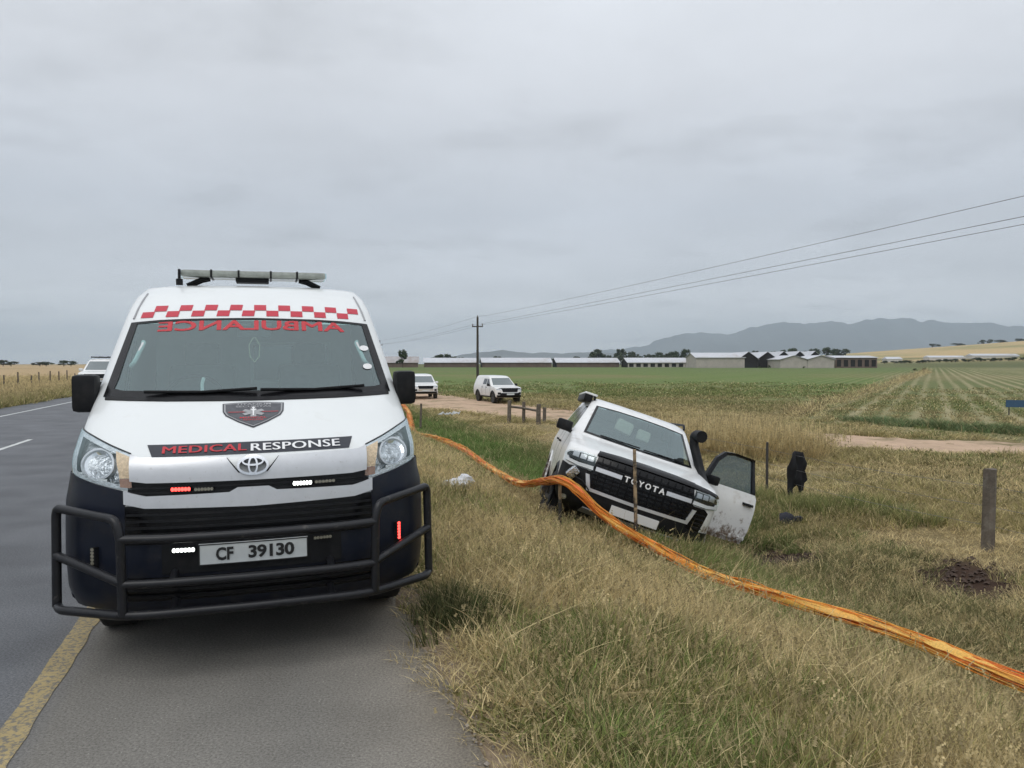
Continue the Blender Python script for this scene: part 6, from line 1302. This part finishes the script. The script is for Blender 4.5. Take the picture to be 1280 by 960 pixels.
# clods of churned earth where the car ploughed in
V, Fc = [], []
for cx, cy, rr, n in ((3.45, 10.5, .6, 120), (3.6, 11.0, .6, 150), (4.2, 10.75, .45, 70), (5.55, 9.45, .5, 130), (5.9, 9.8, .35, 40)):
    for i in range(n):
        x_, y_ = rng.normal(cx, rr * .6), rng.normal(cy, rr * .5); s = rng.uniform(.012, .045) * (1.6 if rng.uniform() < .08 else 1); z_ = gz1(x_, y_) + s * .2; b0 = len(V)
        for d3 in ((1, 0, 0), (0, 1, 0), (-1, 0, 0), (0, -1, 0), (0, 0, .8), (0, 0, -.6), (.6, .6, .45), (-.6, .5, .4), (-.5, -.6, .4), (.6, -.5, .4)): V.append((x_ + d3[0] * s * rng.uniform(.7, 1.2), y_ + d3[1] * s * rng.uniform(.7, 1.2), z_ + d3[2] * s * rng.uniform(.7, 1.2)))
        Fc += [(b0 + p_, b0 + q_, b0 + r_) for p_, q_, r_ in ((0, 6, 4), (6, 1, 4), (1, 7, 4), (7, 2, 4), (2, 8, 4), (8, 3, 4), (3, 9, 4), (9, 0, 4), (0, 6, 5), (6, 1, 5), (1, 7, 5), (7, 2, 5), (2, 8, 5), (8, 3, 5), (3, 9, 5), (9, 0, 5))]
cl_ = me_obj('earth_clods', V, Fc, mat('churned_earth', (.062, .040, .030), .95, var=.4, vscale=14), None, False); cl_['kind'] = 'stuff'; tag(cl_, 'dark clods of churned earth in the grass near the open door')
# loose stones along the broken tar edge
V, Fc = [], []
for i in range(900):
    x_, y_ = xy(.90 + abs(rng.normal(0, .16)) - .06, rng.uniform(2.0, 13)); s = rng.uniform(.004, .013) * (1.7 if rng.uniform() < .06 else 1); z_ = max(gz1(x_, y_), .0 if latlon(x_, y_)[0] < .9 else -9) + s * .3; b0 = len(V)
    for d3 in ((1, 0, 0), (0, 1, 0), (-1, 0, 0), (0, -1, 0), (0, 0, .8), (0, 0, -.6)): V.append((x_ + d3[0] * s * rng.uniform(.6, 1.3), y_ + d3[1] * s * rng.uniform(.6, 1.3), z_ + d3[2] * s * rng.uniform(.6, 1.2)))
    Fc += [(b0 + p_, b0 + q_, b0 + r_) for p_, q_, r_ in ((0, 1, 4), (1, 2, 4), (2, 3, 4), (3, 0, 4), (1, 0, 5), (2, 1, 5), (3, 2, 5), (0, 3, 5))]
gv_ = me_obj('loose_stones', V, Fc, mat('road_stone', (.27, .235, .20), .9, var=.5, vscale=30), None, False); gv_['kind'] = 'stuff'; tag(gv_, 'loose stones scattered along the broken tar edge')
# trench spoil
t_ = rng.uniform(0, 1, 420) ** 1.6; x = 14.0 + (104 - 14) * t_ + rng.normal(0, .35, 420); y = 37.4 + (190 - 37.4) * t_ + rng.normal(0, .5, 420)
scatter('trench_spoil', C_flat, P3(x, y), np.c_[[np.interp(t_, [0, 1], [4.2, 7])] * 3].T.reshape(-1, 3) * np.array([1, 1, .8]), jit(np.tile([.105, .065, .045], (len(x), 1)), .2), 'brown spoil heaped along the trench through the field', .5)
# verge across the road
x, y, la, d_ = region(-24, -9.15, 18, 95, lambda d_: np.interp(d_, [0, 25, 50, 100], [26, 26, 12, 4]), lambda x, y, la: np.clip((-9.1 - la + (fbm(x, y, 1.1) - .5)) * 1.5, .1, 1) * np.interp(la, [-24, -17, -13], [.35, .6, 1]))
n_ = fbm(x, y, 2.4); k = (la + rng.normal(0, .8, len(x)) > -12.2); wf = np.interp(d_, [20, 50, 100], [2, 3.4, 5])
scatter('far_verge_grass', C_mix, P3(x, y)[k], np.c_[wf, wf, (.9 + 1.2 * n_)][k], jit(mixcol((.115, .130, .050), OLIVE, rng.uniform(0, 1, k.sum())), .2), 'green grass on the verge across the road')
k = ~k; scatter('far_dry_grass', C_dry, P3(x, y)[k], np.c_[wf, wf, (.9 + 1.0 * n_)][k], jit(mixcol((.34, .25, .15), BROWN, rng.uniform(0, .6, k.sum())), .15), 'dry brown grass along the fence across the road')

# ================================================================ haze
hz = box('haze', (0, 3000, 345), (36000, 24000, 740), None)
hz.data.materials.clear(); hm = bpy.data.materials.new('haze_air'); hm.use_nodes = True; T = hm.node_tree; T.nodes.clear(); o_ = T.nodes.new('ShaderNodeOutputMaterial'); pv = T.nodes.new('ShaderNodeVolumePrincipled'); pv.inputs['Color'].default_value = (.78, .91, 1.0, 1); pv.inputs['Density'].default_value = .000105; pv.inputs['Anisotropy'].default_value = .2
T.links.new(pv.outputs[0], o_.inputs['Volume']); hz.data.materials.append(hm); hz['kind'] = 'stuff'; hz['label'] = 'thin grey haze over the far fields and mountains'
